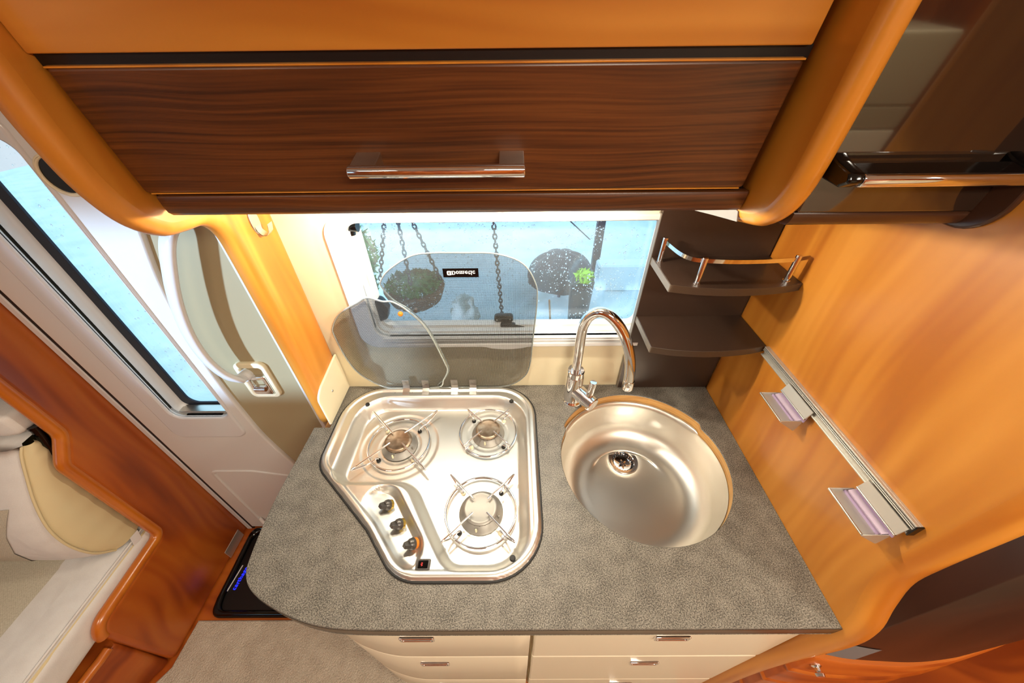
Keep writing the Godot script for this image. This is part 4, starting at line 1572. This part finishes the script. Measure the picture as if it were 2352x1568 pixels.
	cbox(s, Vector3(-1.198, 1.90, -0.05), Vector3(-0.597, 1.95, 0.004), 0.002)
	obj("lintel", s, mt.white_gloss, f)

# ------------------------------------------------------------------ partition, sofa and step by the door
func sofa_partition():
	var t := thing("sofa_partition", "reddish wooden half-height partition with stepped rounded edge beside the door", "partition", Vector3(-1.22, 0.0, 0.2))
	var c := rounded([[-0.011, 0.002, 0.0], [0.447, 0.002, 0.02], [0.450, 0.372, 0.045], [0.182, 0.384, 0.030], [0.178, 0.800, 0.040], [0.126, 0.868, 0.05], [0.121, 1.25, 0.0], [0.121, 1.95, 0.0], [-0.011, 1.95, 0.0]], 7)
	var s := new_st()
	prism(s, c, ZY, bevel_layers(-1.232, -1.200, 0.015, 6))
	obj("board", s, mt.cherry_v, t)
	# rounded nosing that follows the stepped edge
	s = new_st()
	var path := PackedVector3Array()
	for q in c:
		if (q.x > 0.1 and q.y > 0.1): path.append(Vector3(-1.216, q.y, q.x - 0.004))
	tube(s, path, 0.0165, 14)
	obj("nosing", s, mt.nosing, t)
	s = new_st()
	cbox(s, Vector3(-1.1995, 0.004, 0.030), Vector3(-1.1965, 0.058, 0.124), 0.0015)
	obj("metal_plate", s, mt.alu, t).set_meta("label", "small dull metal plate low on the partition")

func sofa():
	var base := thing("sofa_base", "reddish wooden seat box with bowed front rail below the sofa", "seat box", Vector3(-1.8, 0.0, 0.3))
	var s := new_st()
	cbox(s, Vector3(-2.7, 0.0, 0.0), Vector3(-1.236, 0.289, 0.44), 0.003)
	obj("box", s, mt.cherry_h, base)
	s = new_st()
	prism(s, spline2([[-1.236, 0.44], [-1.24, 0.50], [-1.27, 0.56], [-1.40, 0.60], [-2.0, 0.62], [-2.7, 0.62], [-2.7, 0.40], [-1.5, 0.40]], 4, true), XZ, [[0.01, 0.0], [0.0, 0.01], [0, 0.262], [0.004, 0.267]], true)
	obj("bowed_front", s, mt.cherry_h, base)
	s = new_st()
	tube(s, spline3([Vector3(-1.222, 0.276, 0.466), Vector3(-1.226, 0.276, 0.51), Vector3(-1.250, 0.276, 0.575), Vector3(-1.38, 0.276, 0.625), Vector3(-1.9, 0.276, 0.64), Vector3(-2.7, 0.276, 0.64)], 6), 0.013, 12)
	obj("front_rail", s, mt.nosing, base)
	var seat := thing("seat_cushion", "cream seat cushion with woven centre and pale border", "cushion", Vector3(-1.8, 0.30, 0.35))
	s = new_st()
	cushion(s, Vector3(-2.70, 0.302, 0.05), Vector3(-1.241, 0.428, 0.66), 0.028, 0.010, 18)
	obj("cover", s, mt.fabric, seat)
	s = new_st()
	var g := []
	for i in 13:
		var row := []
		for j in 13:
			var x := lerpf(-2.55, -1.350, i / 12.0)
			var z := lerpf(0.22, 0.56, j / 12.0)
			var e := (1 - pow(absf(i / 6.0 - 1), 6)) * (1 - pow(absf(j / 6.0 - 1), 6))
			row.append(Vector3(x, 0.428 + 0.0145 * minf(1, e * 1.3), z))
		g.append(row)
	sheet(s, g)
	obj("woven_panel", s, mt.woven, seat)
	s = new_st()
	tube(s, spline3([Vector3(-1.246, 0.427, 0.10), Vector3(-1.245, 0.4275, 0.25), Vector3(-1.245, 0.4275, 0.42), Vector3(-1.246, 0.427, 0.60)], 6), 0.0035, 8)
	obj("piping", s, mt.fabric, seat)
	s = new_st()
	cushion(s, Vector3(-1.262, 0.312, 0.06), Vector3(-1.2375, 0.418, 0.64), 0.010, 0.0, 10)
	obj("side_panel", s, mt.fabric_side, seat)
	s = new_st()
	prism(s, V2([[0.195, 0.447], [0.222, 0.450], [0.232, 0.418], [0.206, 0.412]]), ZY, [[0, -1.2375], [0, -1.2365]], false)
	obj("care_tag", s, mt.print_white, seat)
	var back := thing("back_cushion", "cream backrest cushion with gathered end standing on the seat", "cushion", Vector3(-1.8, 0.43, 0.2))
	s = new_st()
	# section: z front at each height, leaning back
	var sec := [[0.4425, 0.160, 0.262], [0.50, 0.155, 0.292], [0.58, 0.150, 0.302], [0.66, 0.145, 0.292], [0.74, 0.142, 0.262], [0.81, 0.140, 0.225], [0.860, 0.140, 0.196], [0.878, 0.148, 0.180]]
	g = []
	for q in sec:
		var row := []
		row.append(Vector3(-1.262, q[0], q[2] - 0.012))
		row.append(Vector3(-1.285, q[0], q[2] + 0.004))
		for k in 9: row.append(Vector3(lerpf(-1.34, -2.68, k / 8.0), q[0], q[2] + 0.010))
		g.append(row)
	sheet(s, g)
	var gt := []
	for k in 11:
		var x: float = g[7][k].x
		gt.append([g[7][k], Vector3(x, 0.884, 0.165), Vector3(x, 0.885, 0.140), Vector3(x, 0.885, 0.02)])
	sheet(s, gt)
	obj("cover", s, mt.fabric, back)
	s = new_st()
	g = []
	for i in 25:
		var f := i / 24.0 * 7.0
		var a: Array = sec[mini(int(f), 6)]
		var b: Array = sec[mini(int(f) + 1, 7)]
		var fr := f - mini(int(f), 6)
		var y := lerpf(a[0], b[0], fr)
		var z0 := lerpf(a[1], b[1], fr)
		var z1 := lerpf(a[2], b[2], fr) - 0.010
		var row := []
		for j in 9:
			var q := j / 8.0
			var ruck := 0.0034 * sin(i * 2.1) * (1 - q) + 0.0022 * sin(i * 3.3 + 1.0) * q
			row.append(Vector3(-1.262 + 0.018 * (1 - pow(absf(q * 2 - 1), 3)) + ruck, y, lerpf(z0, z1, q)))
		g.append(row)
	sheet(s, g)
	obj("gathered_end", s, mt.fabric_side, back)
	s = new_st()
	var seam := []
	for q in sec: seam.append(Vector3(-1.260, q[0], q[2] - 0.008))
	tube(s, spline3(seam, 5), 0.0032, 8)
	obj("piping", s, mt.fabric_side, back)
	s = new_st()
	g = []
	for q in [[0.448, 0.266], [0.50, 0.292], [0.58, 0.302], [0.66, 0.292], [0.71, 0.274], [0.745, 0.260]]:
		var row := []
		var lim: float = -1.44 + pow((q[0] - 0.445) / 0.3, 1.3) * 0.13
		for k in 9:
			var x := lerpf(lim, -2.6, pow(k / 8.0, 2.0))
			row.append(Vector3(x, q[0], q[1] + 0.0125 - 0.006 * smoothstep(-1.34, -1.285, x)))
		g.append(row)
	sheet(s, g)
	obj("woven_panel", s, mt.woven, back)
	var hr := thing("head_cushion", "pale roll cushion lying along the top of the sofa back", "cushion", Vector3(-1.8, 0.89, 0.1))
	s = new_st()
	cushion(s, Vector3(-2.68, 0.894, 0.02), Vector3(-1.262, 0.968, 0.158), 0.02, 0.006, 14)
	obj("cover", s, mt.fabric, hr)
	var rl := thing("grey_bolster", "dark grey ribbed blind rail on the wall behind the sofa", "rail", Vector3(-1.8, 0.98, 0.03))
	s = new_st()
	for k in 4: cbox(s, Vector3(-2.68, 0.985 + 0.018 * k, -0.010), Vector3(-1.27, 1.000 + 0.018 * k, 0.10 - 0.008 * k), 0.003)
	obj("ribs", s, mt.grey, rl)
	var bt := thing("black_tube", "short black tube between sofa back and wooden partition", "tube", Vector3(-1.26, 0.84, 0.12))
	s = new_st()
	tube(s, pv3([Vector3(-1.252, 0.900, 0.128), Vector3(-1.250, 0.800, 0.150)]), 0.011, 16)
	tube(s, pv3([Vector3(-1.252, 0.905, 0.127), Vector3(-1.252, 0.898, 0.1285)]), 0.0125, 16)
	obj("tube", s, mt.gloss_black, bt)

func step_and_carpet():
	var s := new_st()
	# carpet lies in the aisle up to the entrance
	prism(s, V2([[-1.190, 0.338], [-0.488, 0.338], [-0.488, 0.37], [-0.466, 0.422], [-0.432, 0.458], [-0.38, 0.489], [-0.33, 0.508], [-0.27, 0.520], [0.54, 0.524], [0.545, 0.588], [0.60, 0.60], [0.90, 0.60], [0.90, 1.52], [0.90, 2.03], [-2.7, 2.03], [-2.7, 0.64], [-1.30, 0.62], [-1.195, 0.47]]), XZ, [[0.0, 0.0005], [0.0, 0.006], [0.004, 0.009]], false)
	tag(obj("carpet", s, mt.carpet), "beige short-pile carpet on the aisle floor", "carpet")
	var t := thing("entrance_step", "black moulded entrance step tray with blue lit lettering by the door", "step", Vector3(-0.85, 0.0, 0.17))
	s = new_st()
	slab(s, rounded([[-1.168, 0.006, 0.03], [-0.52, 0.006, 0.01], [-0.52, 0.330, 0.01], [-1.150, 0.330, 0.045], [-1.160, 0.27, 0.06]], 7), [rounded([[-1.148, 0.026, 0.03], [-0.54, 0.026, 0.01], [-0.54, 0.308, 0.01], [-1.128, 0.308, 0.035], [-1.138, 0.26, 0.05]], 7)], [-0.85], XZ, 0.0005, 0.020, 0.009)
	obj("rim", s, mt.gloss_black, t)
	s = new_st()
	prism(s, rect(-1.145, 0.028, -0.542, 0.306, 0.03), XZ, [[0, 0.0006], [0, 0.006]])
	obj("tread", s, mt.black, t)
	# lit maker's lettering with its bright bar
	var tm := TextMesh.new()
	tm.text = "carthago"
	var f := SystemFont.new()
	f.font_names = PackedStringArray(["Droid Sans"])
	f.font_weight = 700
	tm.font = f
	tm.font_size = 48
	tm.pixel_size = 0.00040
	tm.depth = 0.0012
	tm.material = mt.led
	var o := MeshInstance3D.new()
	o.name = "lit_lettering"
	o.mesh = tm
	t.add_child(o, true)
	o.transform = Transform3D(Basis(Vector3(0.10, 0, -0.995).normalized(), Vector3(-0.995, 0, -0.10).normalized(), Vector3.UP), Vector3(-1.112, 0.0072, 0.200) - t.position)
	s = new_st()
	obox(s, Vector3(-1.1335, 0.0085, 0.199), Vector3(0.0014, 0.0014, 0.046), Basis(Vector3.UP, -0.10))
	obj("lit_bar", s, mt.print_white, t)

# rounded wardrobe beyond the right wall
func round_wardrobe():
	var t := thing("round_wardrobe", "dark walnut bow-fronted cupboard beyond the right wooden wall", "cupboard", Vector3(1.0, 0.0, 0.3))
	var o := spline2([[0.613, 0.554], [0.66, 0.562], [0.72, 0.566], [0.787, 0.568], [0.85, 0.564], [0.911, 0.555], [1.05, 0.523], [1.2, 0.47], [1.5, 0.33]], 5)
	var p := V2([[1.5, 0.0], [0.613, 0.0]])
	p.append_array(o)
	var s := new_st()
	prism(s, p, XZ, [[0, 0.712], [0, 1.276], [0.004, 1.28]], true)
	obj("upper_body", s, mt.dark_wood, t)
	s = new_st()
	prism(s, inset_ring(ccw(p), 0.030), XZ, [[0, 0.6935], [0, 0.7125]], true)
	obj("recessed_collar", s, mt.dark_wood, t)
	s = new_st()
	prism(s, inset_ring(ccw(p), -0.006), XZ, [[0.003, 0.002], [0, 0.006], [0, 0.690], [0.003, 0.694]], true)
	obj("lower_body", s, mt.cherry_h, t)
	for y in [0.585, 0.46, 0.33]:
		s = new_st()
		walls(s, inset_ring(ccw(p), -0.010), XZ, [[0.0045, y - 0.011], [0.0, y - 0.004], [0.0, y + 0.004], [0.0045, y + 0.011]], false)
		obj("rib", s, mt.cherry_v, t)
	s = new_st()
	var g := []
	for i in 6:
		var q := o[1 + i]
		g.append([Vector3(q.x, 0.716, q.y + 0.0012), Vector3(q.x, 0.80, q.y + 0.0012)])
	sheet(s, g)
	obj("grey_strip", s, mt.grey, t)
	s = new_st()
	lathe(s, [[0.0, 0.0], [0.010, 0.0], [0.010, 0.004], [0.006, 0.007], [0.006, 0.012], [0.009, 0.016], [0.008, 0.021], [0.0, 0.022]], along(Vector3(-0.1, 0, 1), Vector3(0.628, 0.655, 0.561)), 20)
	obj("knob", s, mt.chrome, t)

# pale tall door across the aisle, mirrored in the dark cupboard
func far_wardrobe():
	var t := thing("tall_wardrobe", "pale tall wardrobe across the aisle behind the viewer", "wardrobe", Vector3(1.35, 0.0, 1.75))
	var s := new_st()
	cbox(s, Vector3(0.95, 0.0, 1.575), Vector3(1.63, 1.495, 2.04), 0.004)
	obj("body", s, mt.cream, t)
	for q in [[0.10, 1.172], [1.182, 1.258], [1.268, 1.490]]:
		s = new_st()
		cbox(s, Vector3(0.97, q[0], 1.558), Vector3(1.62, q[1], 1.574), 0.003)
		obj("door_panel", s, mt.beige if q[0] > 1.0 else mt.cream_gloss, t)

# ------------------------------------------------------------------ outside the kitchen window
func leaf_ball(s: SurfaceTool, c: Vector3, r: Vector3, n: int, sz: float):
	s.set_smooth_group(-1)
	for i in n:
		var d := Vector3(rng.randfn(), rng.randfn(), rng.randfn()).normalized()
		var p := c + d * r * rng.randf_range(0.65, 1.0)
		var a := Vector3(rng.randfn(), rng.randfn(), rng.randfn()).normalized()
		var u := (a - d * a.dot(d) * 0.5).normalized() * sz * rng.randf_range(0.6, 1.2)
		var v := u.cross(d).normalized() * u.length() * 0.4
		quad(s, p - u, p + v, p + u, p - v)

func chain_links(s: SurfaceTool, a: Vector3, b: Vector3, link: float, r: float):
	var n := int(a.distance_to(b) / (link * 0.75))
	var d := (b - a).normalized()
	for i in n:
		var c := a.lerp(b, (i + 0.5) / n)
		var u := d.cross(Vector3.FORWARD if i % 2 == 0 else Vector3.RIGHT).normalized()
		var path := PackedVector3Array()
		for k in 8:
			var t := TAU * k / 8
			path.append(c + d * cos(t) * link * 0.5 + u * sin(t) * link * 0.28)
		tube(s, path, r, 5, true)

func outside():
	var s := new_st()
	cbox(s, Vector3(-14, -1.0, -16), Vector3(14, -0.9, 8), 0.0)
	var g := obj("ground", s, mt.ground)
	g.set_meta("kind", "structure")
	# pale low wall running away on the right
	s = new_st()
	cbox(s, Vector3(1.10, -0.9, -3.62), Vector3(4.0, -0.52, -3.42), 0.02)
	tag(obj("low_wall", s, mt.kerb), "pale low wall outside the window at right", "wall")
	# post with a wide foot
	var post := thing("post", "dark blue square post outside the window at right", "post", Vector3(1.14, -0.9, -3.85))
	s = new_st()
	cbox(s, Vector3(1.10, -0.88, -3.90), Vector3(1.20, 1.2, -3.80), 0.01)
	obj("shaft", s, mt.navy, post)
	s = new_st()
	cbox(s, Vector3(1.02, -0.9, -3.99), Vector3(1.28, -0.87, -3.71), 0.01)
	obj("foot_plate", s, mt.grey, post)
	# hanging basket
	var hb := thing("hanging_basket", "hanging basket with green plants on three dark chains outside", "hanging basket", Vector3(-0.70, 0.15, -1.5))
	s = new_st()
	lathe(s, [[0.0, 0.18], [0.10, 0.19], [0.18, 0.25], [0.215, 0.345], [0.205, 0.345], [0.0, 0.33]], at(Vector3(-0.70, 0, -1.5)), 28)
	obj("basket", s, mt.coir, hb)
	# bracket from the outer wall that carries the chains
	s = new_st()
	tube(s, spline3([Vector3(-0.715, 1.70, -0.056), Vector3(-0.715, 1.70, -0.6), Vector3(-0.715, 1.69, -1.4), Vector3(-0.715, 1.62, -1.5), Vector3(-0.715, 1.10, -1.5)], 6), 0.012, 10)
	obj("bracket", s, mt.chain, hb)
	for q in [[-0.93, 0.40, -1.50], [-0.69, 0.36, -1.40], [-0.505, 0.40, -1.50]]:
		s = new_st()
		chain_links(s, Vector3(-0.715, 1.10, -1.5), Vector3(q[0], q[1], q[2]), 0.042, 0.0055)
		obj("chain", s, mt.chain, hb)
	s = new_st()
	leaf_ball(s, Vector3(-0.70, 0.375, -1.5), Vector3(0.20, 0.055, 0.18), 900, 0.03)
	obj("plants", s, mt.foliage, hb)
	# bushy dark plant at the left edge
	s = new_st()
	leaf_ball(s, Vector3(-1.24, 0.36, -2.0), Vector3(0.13, 0.20, 0.15), 700, 0.05)
	leaf_ball(s, Vector3(-1.28, 0.08, -2.0), Vector3(0.10, 0.16, 0.12), 400, 0.05)
	leaf_ball(s, Vector3(-1.27, -0.25, -2.0), Vector3(0.06, 0.65, 0.08), 400, 0.05)
	tag(obj("shrub", s, mt.foliage), "bushy plant outside at the left edge of the window", "shrub")
	# folded garden parasol on a stand, like a dark mushroom
	var um := thing("garden_parasol", "dark dome-shaped garden parasol outside beyond the tap", "parasol", Vector3(0.62, -0.9, -3.3))
	s = new_st()
	var rows := []
	for i in 9:
		var a := PI * 0.5 * i / 8
		var row := []
		for k in 49:
			var ph := TAU * k / 48
			var sc := 1.0 - 0.07 * (1 - absf(sin(ph * 4))) * sin(a)
			row.append(Vector3(0.60 + 0.43 * sin(a) * sc * cos(ph), -0.62 + 0.36 * cos(a) - 0.03 * (1 - absf(sin(ph * 4))) * sin(a), -3.3 + 0.40 * sin(a) * sc * sin(ph)))
		rows.append(row)
	sheet(s, rows)
	obj("canopy", s, mt.navy, um)
	s = new_st()
	tube(s, pv3([Vector3(0.60, -0.9, -3.3), Vector3(0.60, -0.26, -3.3)]), 0.02, 12)
	obj("pole", s, mt.chain, um)
	# planter with lime leaves
	var pl := thing("planter", "dark planter with bright lime green leaves outside", "planter", Vector3(0.76, -0.9, -2.62))
	s = new_st()
	lathe(s, [[0.0, -0.9], [0.10, -0.9], [0.13, -0.30], [0.135, -0.28], [0.12, -0.28], [0.0, -0.30]], at(Vector3(0.73, 0, -2.62)), 24)
	obj("pot", s, mt.soil_pot, pl)
	s = new_st()
	leaf_ball(s, Vector3(0.75, -0.20, -2.60), Vector3(0.10, 0.07, 0.09), 120, 0.05)
	obj("leaves", s, mt.lime, pl)
	# crumpled white sack and blue straps on the ground
	s = new_st()
	var n := noise(3.0, 9, 3)
	rows = []
	for i in 19:
		var a := PI * i / 18
		var row := []
		for k in 33:
			var ph := TAU * k / 32
			var d := Vector3(sin(a) * cos(ph), cos(a), sin(a) * sin(ph))
			row.append(Vector3(-0.55, -0.70, -2.65) + d * Vector3(0.15, 0.22, 0.14) * (1.0 + 0.45 * n.get_noise_3dv(d * 0.6)))
		rows.append(row)
	sheet(s, rows)
	tag(obj("white_sack", s, mt.bag), "crumpled white sack on the ground outside", "sack")
	s = new_st()
	leaf_ball(s, Vector3(-0.27, -0.80, -2.5), Vector3(0.07, 0.09, 0.07), 240, 0.03)
	tag(obj("low_plant", s, mt.foliage), "low green plant on the ground beside the white sack outside", "plant")
	for q in [[-0.05, 0.09], [0.20, 0.10]]:
		s = new_st()
		obox(s, Vector3(q[0], -0.885, -2.52), Vector3(q[1], 0.012, 0.03), Basis(Vector3.UP, -0.1))
		tag(obj("blue_strap", s, mt.blue), "left blue strap lying on the ground outside" if q[0] < 0 else "right blue strap lying on the ground outside", "strap", "blue straps outside")
	# chain in the middle
	s = new_st()
	chain_links(s, Vector3(-0.16, 0.60, -2.2), Vector3(-0.12, -0.55, -2.4), 0.06, 0.008)
	tag(obj("hanging_chain", s, mt.chain), "single dark chain hanging outside in the middle of the window", "chain")
	s = new_st()
	tube(s, pv3([Vector3(0.52, 0.40, -2.6), Vector3(0.86, -0.02, -3.1)]), 0.006, 6)
	tag(obj("guy_line", s, mt.chain), "thin slanting line outside running to the post", "line")
	s = new_st()
	tube(s, spline3([Vector3(0.36, -0.30, -2.3), Vector3(0.39, -0.60, -2.35), Vector3(0.41, -0.9, -2.4)], 5), 0.010, 8)
	tag(obj("twig", s, mt.twig), "thin brown stick standing outside near the parasol", "stick")

func _ready():
	rng.seed = 11
	make_materials()
	camera_and_light()
	shell()
	ceiling_lamp(-0.95, 1.35, 0.40, 0.22, CEILING_ENERGY * 0.5, "left flat ceiling lamp over the aisle")
	ceiling_lamp(0.36, 1.24, 0.40, 0.24, CEILING_ENERGY * 1.55, "right flat ceiling lamp over the aisle")
	ceiling_lamp(1.30, 1.10, 0.30, 0.20, CEILING_ENERGY * 1.1, "flat ceiling lamp in front of the tall pale wardrobe")
	window()
	entrance_door()
	worktop()
	base_cabinets()
	overhead()
	end_panel()
	dark_cupboard()
	sofa_partition()
	sofa()
	round_wardrobe()
	far_wardrobe()
	step_and_carpet()
	hob()
	sink()
	tap()
	shelves()
	wall_rail()
	clip_holder(0.217, 0.287, "aluminium clip holder with lilac insert on the rail nearer the shelves")
	clip_holder(0.420, 0.489, "aluminium clip holder with lilac insert at the front end of the rail")
	coat_hook()
	splash_guard()
	outside()
